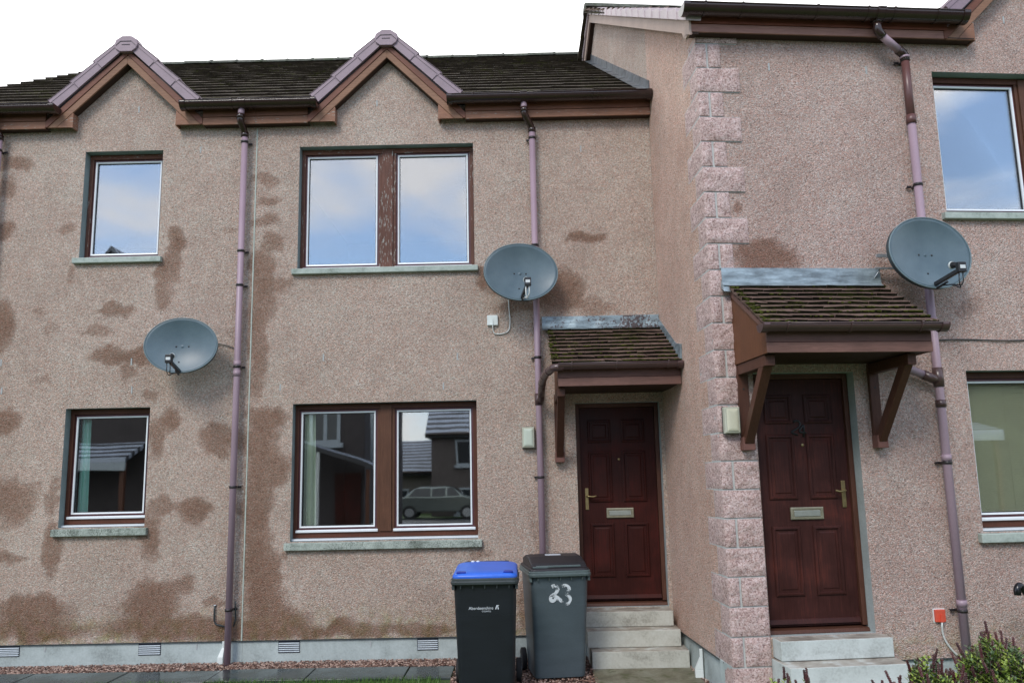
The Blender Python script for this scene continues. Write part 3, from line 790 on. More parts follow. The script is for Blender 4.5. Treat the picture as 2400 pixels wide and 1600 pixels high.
# gable wall of the wing meets the main roof along this line (world): x = 1.5032-.0652*y
# ---- gablets over the upper windows
def gablet(parent, c, base=5.66, hw=.58, roofdepth=1.6, y0=0.0, sides=(1, 1), apex=6.395):
    root = empty('gablet', (c, y0, 0), 0, parent)
    Y = -.09; sl = .985
    def zin(x): return apex-sl*abs(x)
    # boards: pale lower board and dark upper strip, mitred at the apex
    for s in (-1, 1):
        def q(x, dz): return (s*x, zin(x)+dz)
        lo = MB(); ex = .70
        poly = [q(0, .0), q(hw, .0), (s*hw, 5.805+(zin(hw)-5.815)), q(hw, 0), q(hw+.145, 0), q(hw+.145, .0)]
        # pale board runs down to the box end
        poly = [(0, apex), (s*hw, zin(hw)), (s*(hw+.165), base), (s*(hw+.262), base), (0, apex+.098)]
        if s > 0: poly = list(reversed(poly))
        lo.prism_y(poly, Y-.022, Y)
        lo.build('barge_board', M['timber_barge'], root, bevel=.003)
        up = MB(); poly = [(0, apex+.118), (s*(hw+.27), apex+.118-sl*(hw+.27)+.0), (s*(hw+.33), apex+.118-sl*(hw+.27)), (0, apex+.185)]
        poly = [(0, apex+.100), (s*(hw+.262), base+.002), (s*(hw+.286), base+.002), (s*(hw+.286), apex+.187-sl*(hw+.286)), (0, apex+.187)]
        if s > 0: poly = list(reversed(poly))
        up.prism_y(poly, Y-.030, Y-.002)
        up.build('barge_strip', M['timber_barge_dark'], root, bevel=.003)
        # boxed foot
        ft = MB(); poly = [(s*(hw-.002), base), (s*(hw+.162), base), (s*(hw-.002), zin(hw)-.004)]
        if s > 0: poly = list(reversed(poly))
        poly = poly if s < 0 else poly
        ft.prism_y(poly if s < 0 else poly, Y-.020, Y)
        ft.box(min(s*(hw-.014), s*(hw+.002)), max(s*(hw-.014), s*(hw+.002)), Y-.02, .01, base-.004, zin(hw)-.0)
        ft.build('eaves_box', M['timber_fascia_pale'], root, bevel=.002)
        sf = MB(); sf.bar((0, (Y)/2, apex+.008), (s*hw, Y/2, zin(hw)+.008), abs(Y)-.006, .012, up=(0, 1, 0))
        sf2 = MB(); 
        a0 = Vector((0, 0, apex)); a1 = Vector((s*hw, 0, zin(hw)))
        sf2.add([(0, Y, apex+.004), (s*hw, Y, zin(hw)+.004), (s*hw, .004, zin(hw)+.004), (0, .004, apex+.004),
                 (0, Y, apex+.018), (s*hw, Y, zin(hw)+.018), (s*hw, .004, zin(hw)+.018), (0, .004, apex+.018)],
                [(0, 1, 2, 3), (4, 7, 6, 5), (0, 4, 5, 1), (1, 5, 6, 2), (2, 6, 7, 3), (3, 7, 4, 0)])
        sf2.build('gablet_soffit', M['timber_soffit'], root)
        # roof slope of the gablet running back into the main roof
        rf = MB(); zt = apex+.235; xo = .76; zo = zt-.93*xo
        yb = 1.45
        rf.add([(0, Y-.035, zt), (s*xo, Y-.035, zo), (s*xo, .55, zo), (0, yb, zt), (0, Y-.035, zt-.06), (s*xo, Y-.035, zo-.06), (s*xo, .55, zo-.06), (0, yb, zt-.06)],
               [(0, 1, 2, 3), (4, 7, 6, 5), (0, 4, 5, 1), (1, 5, 6, 2), (2, 6, 7, 3), (3, 7, 4, 0)])
        rf.build('gablet_slope', M['roof_tile'], root)
        # cloaked verge units, lapped downwards
        nu = 3; x_a, x_b = .02, .755
        nx_, nz_ = .66, .75
        def bot(x): return apex+.186-.945*x
        for k in range(nu):
            v = MB(); xa = x_a+(x_b-x_a)*k/nu; xb = x_a+(x_b-x_a)*(k+1)/nu
            w0, w1 = .112, .132; e = .022 if k < nu-1 else .0
            A = (xa, bot(xa)); B = (xb, bot(xb)); Cc = (xb+nx_*w1+.66*e, bot(xb)+nz_*w1-.62*e); Dd = (xa+nx_*w0, bot(xa)+nz_*w0)
            poly = [(s*q[0], q[1]) for q in (A, B, Cc, Dd)]
            if s > 0: poly.reverse()
            yy = Y-.050-.004*(nu-k)
            v.prism_y(poly, yy, Y-.02)
            v.hexa([(s*Dd[0], yy, Dd[1]-.014), (s*Cc[0], yy, Cc[1]-.014), (s*Cc[0], Y+.10, Cc[1]-.014), (s*Dd[0], Y+.10, Dd[1]-.014),
                    (s*Dd[0], yy, Dd[1]+.002), (s*Cc[0], yy, Cc[1]+.002), (s*Cc[0], Y+.10, Cc[1]+.002), (s*Dd[0], Y+.10, Dd[1]+.002)])
            v.build('verge_unit', M['verge_tile'], root, bevel=.002)
            j = MB(); j.bar((s*xb, yy-.001, bot(xb)), (s*(xb+nx_*.075), yy-.001, bot(xb)+nz_*.075), .004, .005, up=(0, 1, 0))
            j.bar((s*(xa+nx_*.075), yy-.001, bot(xa)+nz_*.075), (s*(xb+nx_*.085), yy-.001, bot(xb)+nz_*.085), .003, .004, up=(0, 1, 0))
            j.build('verge_joint', M['verge_joint'], root)
        # dark strip in the gap below the verge, shade put into its colour
        g = MB(); g.prism_y([(0, apex+.186), (s*.80, apex+.186-.94*.80), (s*.80, apex+.17-.94*.80), (0, apex+.16)][::(-1 if s > 0 else 1)], Y-.03, Y-.004)
        g.build('verge_joint', M['verge_joint'], root)
    cp = MB(); z = apex-.052
    pr = [(-.112, z+.20), (-.130, z+.250), (-.112, z+.305), (-.045, z+.350), (.045, z+.350), (.112, z+.305), (.130, z+.250), (.112, z+.20), (.065, z+.165), (-.065, z+.165)]
    cp.prism_y(pr, Y-.085, 1.4)
    cp.prism_y([(-.140, z+.248), (-.120, z+.313), (-.050, z+.361), (.050, z+.361), (.120, z+.313), (.140, z+.248)], Y-.06, Y+.05)
    cp.build('ridge_cap', M['verge_tile'], root, bevel=.006)
    lj = MB()
    lj.bar((-.06, Y-.087, z+.285), (.06, Y-.087, z+.285), .005, .008, up=(0, 1, 0)); lj.bar((-.045, Y-.087, z+.245), (.045, Y-.087, z+.245), .005, .006, up=(0, 1, 0))
    lj.bar((-.06, Y-.087, z+.285), (-.11, Y-.087, z+.235), .004, .006, up=(0, 1, 0)); lj.bar((.06, Y-.087, z+.285), (.11, Y-.087, z+.235), .004, .006, up=(0, 1, 0))
    lj.build('verge_joint', M['verge_joint'], root)
    return root
gablet(house_a, -4.275); gablet(house_b, -1.385)

# ---- fascias, soffits and gutters along the eaves
def fascia(parent, x0, x1, y=-.09, z0=5.652, zm=5.735, z1=5.90, mats=('timber_fascia_pale', 'timber_fascia')):
    mb = MB(); mb.box(x0, x1, y-.020, y, z0, zm); root = mb.build('fascia', M[mats[0]], parent, bevel=.003)
    m2 = MB(); m2.box(x0, x1, y-.028, y-.001, zm+.003, z1); m2.build('fascia_upper', M[mats[1]], root, bevel=.003)
    m3 = MB(); m3.box(x0, x1, y-.018, .001, z0+.004, z0+.014); m3.build('soffit', M['timber_soffit'], root)
    return root
HW = .58
fascia(house_a, XL+.05, GAB[0][0]-HW-.286)
fascia(house_a, GAB[0][0]+HW+.286, JX-.001); fascia(house_b, JX+.001, GAB[1][0]-HW-.286); fascia(house_b, GAB[1][0]+HW+.286, 1.505)
GY, GZ = -.196, 5.868
gutter(house_a, XL+.02, -4.985, GY, GZ, caps=(True, True))
# the gutter between the gablets drains both houses and hangs on both fascias
gutter(house_b, -3.60, -2.14, GY, GZ, unions=((-2.94, 'u'), (-2.84, 'c'), (-3.05, 'c')))
gutter(house_b, -.70, 1.50, GY, GZ, unions=((-.43, 'c'), (.124, 'u'), (.25, 'c'), (-.02, 'c'), (.86, 'c')))

# ---- downpipes
def downpipe(parent, top, path, x, z1, z0, y=-.085, clips=(), joints=(), segs=None, wall_y=0.0, ears=1):
    mb = MB(); mb.tube([(x, y, z1), (x, y, z0)], .0335, 18)
    root = mb.build('downpipe', M['pipe_mauve'], parent)
    if path:
        t = MB(); sp = smooth_path(path, 6, .45); t.tube(sp, .037, 16)
        t.tube([sp[0], (Vector(sp[0])+(Vector(sp[1])-Vector(sp[0])).normalized()*.05)], .042, 16)
        t.tube([path[-1], (path[-1][0], path[-1][1], path[-1][2]+.05)], .042, 16)
        t.build('swan_neck', M['gutter_plastic'], root)
    if top:
        t = MB(); t.tube(top, .0335, 16); t.build('outlet_pipe', M['pipe_mauve'], root)
    for c in clips: clip(root, x, y, c, ear=ears, wall=wall_y)
    for jz in joints:
        q = MB(); q.tube([(x, y, jz-.03), (x, y, jz+.03)], .039, 18); q.build('pipe_joint', M['pipe_mauve'], root)
    return root
p1 = downpipe(house_a, [(-2.955, -.185, 5.81), (-2.965, -.185, 5.70)], [(-2.965, -.185, 5.73), (-2.968, -.185, 5.66), (-2.945, -.085, 5.555), (-2.945, -.085, 5.51)], -2.945, 5.53, -.02,
              clips=(5.45, 4.22, 3.845, 2.97, 1.73, .52), joints=(3.0, 2.90))
p2 = downpipe(house_b, [(.122, -.185, 5.81), (.124, -.185, 5.70)], [(.124, -.185, 5.73), (.125, -.185, 5.66), (.205, -.085, 5.54), (.206, -.085, 5.49)], .206, 5.51, -.02,
              clips=(5.42, 4.21, 3.0, 1.765), ears=-1)
p0 = downpipe(house_a, None, [(-5.69, -.185, 5.80), (-5.69, -.185, 5.70), (-5.655, -.085, 5.60), (-5.655, -.085, 5.54)], -5.655, 5.56, -.02, clips=(5.42, 4.2, 3.0, 1.7))

# movement joint between the houses
mj = MB()
xs = -2.835
pz = .2
while pz < 5.64:
    e = min(5.645, pz+.12); mj.box(xs-.007+random.uniform(-.001, .001), xs+.006+random.uniform(-.001, .001), -.006, .004, pz, e); pz = e
mj.build('movement_joint', M['mastic'], house_a)

# ---- air vents, weep vents
def vent(parent, x0, x1, z0, z1, y=.012):
    mb = MB(); mb.box(x0, x1, y-.004, y+.004, z0, z1); v = mb.build('air_vent', M['vent_dark'], parent)
    s = MB(); n = 5; h = (z1-z0)/(n+1)
    for i in range(n):
        zc = z0+h*(i+.75)
        s.prism_x([(y-.005, zc), (y-.014, zc-.004), (y-.014, zc+.001), (y-.005, zc+.005)], x0+.006, x1-.004)
    s.build('vent_louvre', M['vent_white'], v)
    return v
vent(house_a, -5.30, -5.075, .095, .200); vent(house_a, -3.875, -3.650, .085, .200)
vent(house_b, -2.467, -2.250, .083, .200); vent(house_b, -1.072, -.862, .083, .198)
def weep(parent, x, z, y=0.0, h=.072):
    mb = MB(); mb.box(x-.007, x+.007, y-.004, y+.004, z-h/2, z+h/2)
    o = mb.build('weep_vent', M['weep_grey'], parent); return o
for x, z in [(-4.17, 5.90), (-3.46, 5.41), (-4.1, 3.06), (-4.08, 2.76), (-5.49, 3.08), (-5.46, 2.78)]: weep(house_a, x, z)
for x, z in [(-1.51, 5.91), (0.74, 5.32), (-2.06, 3.06), (-0.64, 3.04), (-2.51, 2.75), (-0.79, 2.73)]: weep(house_b, x, z)
weep(house_a, -4.82, .165, .012, .06); weep(house_a, -3.29, .16, .012, .06); weep(house_b, -1.54, .155, .012, .06)

# ================================================================== WING HOUSE
AW = .0973
wing = empty('terraced_house', (1.6237, -1.8467, 0), AW)
tag(wing, 'projecting house with pink granite quoins, a red door and its own tiled canopy', 'house', 'houses of the terrace')
# local frame: x along the front, y into the house. inner corner with the main wall at (.059, 1.850)
WU1 = 5.1
dr2 = (.322, 1.190, .485, 2.585)
w5 = (2.175, 4.07, 3.985, 5.303); w6 = (2.188, 4.09, 1.247, 2.584)
WST = [(0.51, 3.55, 0.27, 0.16, 1.0), (0.28, 4.02, 0.05, 0.05, 0.7), (2.28, 3.12, 0.14, 0.08, 0.35), (1.64, 3.19, 0.23, 0.15, 0.3), (1.6, 3.45, .2, .1, .25)]
WG = 3.12
def wtop(x): return max(5.80, 6.36-.985*abs(x-WG))
wall('wall', wing, .01, WU1, .27, 5.58, [dr2, w5, w6], WST, 'render_wing', top=wtop)
mb = MB(); mb.box(.0, WU1, .012, .3, -.15, .272); mb.build('plinth', M['plinth'], wing)
window(wing, *w5, lights=2, worn=False); window(wing, *w6, lights=2, low=True)
droot, dslab, dd = door(wing, *dr2, .13, 'door_mahogany_worn', 1)
# house number 24, dark slipping numerals
cx = (dd[0]+dd[1])/2-.01; zt = dd[3]-.235*(dd[3]-dd[2])+.055
for k, ch in enumerate('24'):
    mbn = MB(); ox = cx-.075+k*.062; oz = zt-.03-.075*k*.45; a = -.35 if k == 0 else -.12
    for st in digit_strokes(ch):
        pts = []
        for (u, w) in st:
            xx, zz = u*.085, w*.115
            pts.append((ox+xx*math.cos(a)-zz*math.sin(a), .139, oz+xx*math.sin(a)+zz*math.cos(a)))
        mbn.tube(smooth_path(pts, 4, .4), .0085, 8)
    mbn.build('door_number', M['plastic_black'], dslab)

# return wall and gable (faces left), quadrilateral grid with openings none
RIDV = 5.0; WPIT = .61; WEZ = 5.735   # wing ridge position and eaves height
WRZ = WEZ+WPIT*(RIDV+.10)
def gable():
    mb = MB(); tilt = .059/1.850
    def X(v): return v*tilt
    vs = []; fs = []
    vl = list(np.linspace(.0, 1.83, 46))+list(np.linspace(1.85, 10.0, 40)); zl = list(np.linspace(.262, 5.70, 90))
    for v in vl:
        for z in zl: vs.append((X(v), v, z))
    n = len(zl)
    a = MB()
    f1 = []; f2 = []
    for i in range(len(vl)-1):
        for j in range(n-1):
            q = (i*n+j, i*n+j+1, (i+1)*n+j+1, (i+1)*n+j)
            (f1 if vl[i+1] <= 1.84 else f2).append(q)
    mb.m = 0; mb.add(vs, f1)
    mb.m = 1; mb.add(vs, f2)
    def tz(v): return (WRZ-.13)-WPIT*abs(v-RIDV)
    mb.m = 0
    for i in range(len(vl)-1):
        v0, v1 = vl[i], vl[i+1]
        mb.m = 0 if v1 <= 1.84 else 1
        mb.add([(X(v0), v0, 5.70), (X(v0), v0, max(5.70, tz(v0))), (X(v1), v1, max(5.70, tz(v1))), (X(v1), v1, 5.70)], [(0, 1, 2, 3)])
    o = mb.build('gable_wall', [M['render_return'], M['render_main']], wing)
    pl = MB(); pl.add([(X(0)+.014, -.0, -.15), (X(1.85)+.014, 1.85, -.15), (X(1.85)+.014, 1.85, .262), (X(0)+.014, 0, .262), (.2, 0, -.15), (.25, 1.85, -.15), (.25, 1.85, .262), (.2, 0, .262)],
           [(0, 1, 2, 3), (4, 7, 6, 5), (0, 3, 7, 4), (1, 5, 6, 2), (3, 2, 6, 7)])
    pl.box(X(1.0)-.006+.014, X(1.0)+.02, .985, .99, -.1, .262)
    pl.build('plinth', M['plinth'], wing)
    # drip lip under the render
    lp = MB(); lp.bar((X(.2)+.004, .2, .262), (X(1.8)+.004, 1.8, .262), .022, .010); lp.build('render_bead', M['conduit'], wing)
gable()
lp = MB(); lp.bar((XL+.1, .004, .205), (JX, .004, .205), .022, .008); lp.build('render_bead', M['conduit'], house_a)
lp = MB(); lp.bar((JX, .004, .205), (.57, .004, .205), .022, .008); lp.build('render_bead', M['conduit'], house_b)
lp = MB(); lp.bar((1.3, .004, .27), (WU1, .004, .27), .022, .010); lp.build('render_bead', M['conduit'], wing)
mb = MB(); mb.box(.05, WU1, 9.9, 10.2, -.1, 5.8); mb.box(WU1-.02, WU1+.02, .3, 9.9, -.1, 5.8); mb.build('back_wall', M['far_render'], wing)
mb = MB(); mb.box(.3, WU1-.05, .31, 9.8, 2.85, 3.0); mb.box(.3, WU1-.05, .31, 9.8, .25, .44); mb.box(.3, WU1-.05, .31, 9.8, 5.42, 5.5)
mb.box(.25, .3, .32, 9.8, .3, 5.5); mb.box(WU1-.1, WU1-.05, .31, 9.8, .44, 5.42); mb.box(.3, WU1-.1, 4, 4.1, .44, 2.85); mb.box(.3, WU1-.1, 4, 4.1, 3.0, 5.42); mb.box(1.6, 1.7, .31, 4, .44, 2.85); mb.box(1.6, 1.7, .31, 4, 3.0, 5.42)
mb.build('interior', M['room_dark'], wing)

# quoins: rock-faced granite
def stone(mb, x0, x1, y0, y1, z0, z1, amp=.026):
    def axis(a, b): return list(np.linspace(a, b, max(3, int((b-a)/.022)+1)))
    ax, ay, az = axis(x0, x1), axis(y0, y1), axis(z0, z1)
    c = Vector(((x0+x1)/2, (y0+y1)/2, (z0+z1)/2))
    off = Vector((random.uniform(0, 90), random.uniform(0, 90), 0))
    def disp(p, nrm):
        e = []
        if nrm[0] == 0: e += [p[0]-x0, x1-p[0]]
        if nrm[1] == 0: e += [p[1]-y0, y1-p[1]]
        if nrm[2] == 0: e += [p[2]-z0, z1-p[2]]
        m = min(1, max(0, min(e))/.035)
        q = Vector(p)*9+off
        h = .45+.5*noise.noise(q)+.55*noise.noise(q*3.1)+.4*noise.noise(q*7)
        d = amp*h*m*(.45 if nrm[0] else 1)
        return (p[0]+nrm[0]*d, p[1]+nrm[1]*d, p[2]+nrm[2]*d)
    def face(A, B, mk, nrm, flip):
        vs = [disp(mk(a, b), nrm) for a in A for b in B]; n = len(B)
        fs = []
        for i in range(len(A)-1):
            for j in range(n-1):
                q = (i*n+j, (i+1)*n+j, (i+1)*n+j+1, i*n+j+1)
                fs.append(q if not flip else q[::-1])
        mb.add(vs, fs, True)
    face(ax, az, lambda a, b: (a, y0, b), (0, -1, 0), False)
    face(ay, az, lambda a, b: (x0, a, b), (-1, 0, 0), True)
    face(ay, az, lambda a, b: (x1, a, b), (1, 0, 0), False)
    mb.add([(x0, y0, z1), (x1, y0, z1), (x1, y1, z1), (x0, y1, z1)], [(0, 1, 2, 3)])
    mb.add([(x0, y0, z0), (x1, y0, z0), (x1, y1, z0), (x0, y1, z0)], [(3, 2, 1, 0)])
qs = MB(); mo = MB(); g = .007
def zq(i): return 5.2828-.228*i
for i in range(-2, 24):
    zt_, zb_ = min(zq(i), 5.575), max(zq(i+1), -.12)
    if zt_-zb_ < .03: continue
    low = zt_ < 2.62
    full = .312 if low else (.37+random.uniform(-.012, .02))
    P = .014
    if i % 2 == 0:
        stone(qs, -.001, full, -P, .215, zb_+g, zt_-g)
        mo.box(-.0005, full-.002, -.005, .222, zb_, zt_)
    else:
        stone(qs, -.001, .088, -P, .43, zb_+g, zt_-g)
        e = .312 if low else .215
        stone(qs, .110, e, -P, .10, zb_+g, zt_-g)
        mo.box(-.0005, .086, -.004, .436, zb_, zt_); mo.box(.086, e-.002, -.0042, .095, zb_, zt_)
for mb_ in (qs, mo): mb_.v = [(x+.0319*max(0, y), y, z) for x, y, z in mb_.v]
qs.build('quoin_stones', M['granite'], wing)
mo.build('quoin_mortar', M['mortar'], wing)

# wing roof
WCUT = [(WG, 6.535, .93)]
wr = tile_rows(wing, 'roof', lambda s: .0, lambda s: WU1+.1, -.12, WEZ-.03, RIDV, WRZ-.03, .08, 60, .02, 'roof_tile', jit=0, parity=0, cuts=WCUT)
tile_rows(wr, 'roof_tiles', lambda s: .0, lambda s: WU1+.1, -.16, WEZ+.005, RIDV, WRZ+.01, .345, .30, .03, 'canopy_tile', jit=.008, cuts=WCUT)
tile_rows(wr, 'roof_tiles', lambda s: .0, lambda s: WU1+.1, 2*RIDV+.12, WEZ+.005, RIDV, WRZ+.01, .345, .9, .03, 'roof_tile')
rr = MB(); x = .0
while x < WU1:
    pr = [(RIDV+.14*math.cos(math.pi*i/8), WRZ+.11*math.sin(math.pi*i/8)) for i in range(9)]
    rr.prism_x(pr, x+.003, x+.45); x += .45
rr.build('ridge', M['ridge_tile'], wr)
# verge of the gable: board plus lapped pale units
def verge():
    def Z(v): return WRZ-WPIT*abs(v-RIDV)
    X0 = -.085
    tilt = .059/1.85
    bb = MB()
    for (va, vb) in ((-.13, RIDV), (RIDV, RIDV+1.9)):
        za, zb = Z(va), Z(vb)
        p = [(X0+tilt*va, va, za-.195), (X0+tilt*va+.022, va, za-.195), (X0+tilt*vb+.022, vb, zb-.195), (X0+tilt*vb, vb, zb-.195),
             (X0+tilt*va, va, za-.03), (X0+tilt*va+.022, va, za-.03), (X0+tilt*vb+.022, vb, zb-.03), (X0+tilt*vb, vb, zb-.03)]
        bb.hexa(p)
    # kneeler foot of the board
    bb.prism_x([(-.13, Z(-.13)-.18), (.10, Z(.1)-.18), (.06, 5.60), (.0, 5.552), (-.11, 5.56)], X0, X0+.022)
    b = bb.build('verge_board', M['timber_barge_grey'], wing, bevel=.003)
    sf = MB()
    for (va, vb) in ((-.11, RIDV), (RIDV, RIDV+1.9)):
        za, zb = Z(va)-.188, Z(vb)-.188
        sf.add([(X0+tilt*va+.02, va, za), (.005+tilt*va, va, za), (.005+tilt*vb, vb, zb), (X0+tilt*vb+.02, vb, zb),
                (X0+tilt*va+.02, va, za+.02), (.005+tilt*va, va, za+.02), (.005+tilt*vb, vb, zb+.02), (X0+tilt*vb+.02, vb, zb+.02)],
               [(0, 1, 2, 3), (7, 6, 5, 4), (0, 4, 5, 1), (1, 5, 6, 2), (2, 6, 7, 3), (3, 7, 4, 0)])
    sf.build('verge_soffit', M['timber_soffit'], wing)
    # units
    g0 = .34; n = 20
    for side in (0, 1):
        for k in range(18 if side == 0 else 6):
            if side == 0:
                s0 = -.13+k*.300; s1 = s0+.300
                if s0 >= RIDV: break
                s1 = min(s1, RIDV)
            else:
                s0 = RIDV+.02+k*.300; s1 = s0+.300
            un = MB(); st = .030
            lo0, lo1 = (s0-.03, s1) if side == 0 else (s0, s1+.03)
            h0 = .055 if side == 0 else .02; h1 = .02 if side == 0 else .055
            un.hexa([(X0+tilt*lo0-.022-(h0-.02)*.3, lo0, Z(lo0)-.060), (X0+.10+tilt*lo0, lo0, Z(lo0)-.060), (X0+.10+tilt*lo1, lo1, Z(lo1)-.060), (X0-.022+tilt*lo1-(h1-.02)*.3, lo1, Z(lo1)-.060),
                     (X0+tilt*lo0-.022-(h0-.02)*.3, lo0, Z(lo0)+h0), (X0+.13+tilt*lo0, lo0, Z(lo0)+h0+.01), (X0+.13+tilt*lo1, lo1, Z(lo1)+h1+.01), (X0-.022+tilt*lo1-(h1-.02)*.3, lo1, Z(lo1)+h1)])
            un.build('verge_unit', M['verge_pale'], wing, bevel=.003)
verge()
# wing eaves: fascia, box, gutter
fz0, fzm, fz1 = 5.562, 5.636, 5.73
mb = MB(); mb.box(-.085, WG-HW-.286, -.115, -.095, fz0, fzm); fo = mb.build('fascia', M['timber_red_pale'], wing, bevel=.003)
m2 = MB(); m2.box(-.085, WG-HW-.25, -.125, -.096, fzm+.003, fz1); m2.build('fascia_upper', M['timber_red'], fo, bevel=.003)
m3 = MB(); m3.box(-.08, WG-HW, -.113, .001, fz0+.004, fz0+.014); m3.build('soffit', M['timber_soffit'], fo)
mb = MB(); mb.box(WG+HW+.286, WU1, -.115, -.095, fz0, fzm); fo = mb.build('fascia', M['timber_red_pale'], wing, bevel=.003)
m2 = MB(); m2.box(WG+HW+.25, WU1, -.125, -.096, fzm+.003, fz1); m2.build('fascia_upper', M['timber_red'], fo, bevel=.003)
gutter(wing, -.16, 2.40, -.205, 5.742, r=.080, unions=((.02, 'c'), (.35, 'c'), (1.02, 'c'), (1.48, 'c'), (1.60, 'u'), (1.72, 'c'), (2.12, 'c')))
gutter(wing, 3.85, WU1, -.205, 5.742, r=.080)
gablet(wing, WG, base=5.56, apex=6.30)
# wing downpipe
mb = MB(); X3 = 1.882
mb.tube([(X3, -.085, 4.79), (X3, -.085, -.02)], .0345, 18)
p3 = mb.build('downpipe', M['pipe_mauve'], wing)
mb = MB(); mb.tube([(X3, -.085, 5.39), (X3, -.085, 4.79)], .035, 18); mb.build('upper_pipe', M['pipe_brown'], p3)['label'] = 'newer brown length of pipe'
mb = MB(); mb.tube([(X3, -.085, 4.76), (X3, -.085, 4.84)], .042, 18); mb.build('pipe_joint', M['pipe_brown'], p3)
mb = MB(); mb.tube([(1.592, -.19, 5.70), (1.592, -.19, 5.62)], .0345, 16); mb.build('outlet_pipe', M['pipe_mauve'], p3)
mb = MB(); mb.tube(smooth_path([(1.590, -.19, 5.655), (1.590, -.19, 5.575), (1.64, -.175, 5.53)], 6, .5), .039, 16)
mb.tube([(1.590, -.19, 5.665), (1.590, -.19, 5.645)], .043, 16); mb.build('swan_neck', M['gutter_plastic'], p3)
mb = MB(); mb.tube([(1.63, -.178, 5.538), (1.83, -.10, 5.44)], .034, 16); mb.build('offset_pipe', M['pipe_mauve'], p3)
mb = MB(); mb.tube(smooth_path([(1.815, -.105, 5.447), (X3-.003, -.085, 5.415), (X3, -.085, 5.355)], 6, .5), .040, 16); mb.build('swan_neck', M['gutter_plastic'], p3)
mb = MB(); mb.tube([(X3, -.085, 5.375), (X3, -.085, 5.395)], .043, 16); mb.build('pipe_joint', M['pipe_mauve'], p3)
for z in (5.36, 4.20, 1.815, .645): clip(p3, X3, -.085, z, ear=-1)
for z in (3.0, 1.85, .70):
    mb = MB(); mb.tube([(X3, -.085, z-.02), (X3, -.085, z+.03)], .040, 18); mb.build('pipe_joint', M['pipe_mauve'], p3)
mb = MB(); mb.tube([(X3, -.085, 2.27), (X3, -.085, 2.33)], .042, 18); mb.build('pipe_joint', M['gutter_brown'], p3); mb = MB(); mb.tube([(X3, -.085, 2.44), (X3, -.085, 2.60)], .042, 18)
mb.tube([(X3-.13, -.085, 2.545), (X3, -.085, 2.49)], .040, 16); mb.build('branch_fitting', M['gutter_brown'], p3)
mb = MB(); mb.tube([(1.25, -.085, 2.745), (X3-.12, -.085, 2.54)], .034, 16); mb.build('branch_pipe', M['pipe_mauve'], p3)
for x, z in [(0.66, 5.31), (1.56, 5.3), (2.93, 5.83)]: weep(wing, x, z)

# lead soakers where the main roof meets the gable wall of the wing
ls = MB()
y = -.12
k = 0
def wx(yy): return 1.5032-.0652*yy
while y < 3.6:
    e = min(3.62, y+.42); zb = EZ+PIT*(y-EY); ze = EZ+PIT*(e-EY)
    ls.hexa([(wx(y)-.012, y, zb), (wx(y)-.001, y, zb), (wx(e)-.001, e, ze), (wx(e)-.012, e, ze), (wx(y)-.012, y, zb+.15), (wx(y)-.001, y, zb+.15), (wx(e)-.001, e, ze+.15), (wx(e)-.008, e, ze+.15)])
    ls.hexa([(wx(y)-.10, y, zb+.035), (wx(y)-.01, y, zb+.045), (wx(e)-.01, e, ze+.04), (wx(e)-.10, e, ze+.03), (wx(y)-.10, y, zb+.039), (wx(y)-.01, y, zb+.049), (wx(e)-.01, e, ze+.044), (wx(e)-.10, e, ze+.034)])
    y = e-.02; k += 1
ls.build('roof_flashing', M['lead_dark'], house_b)

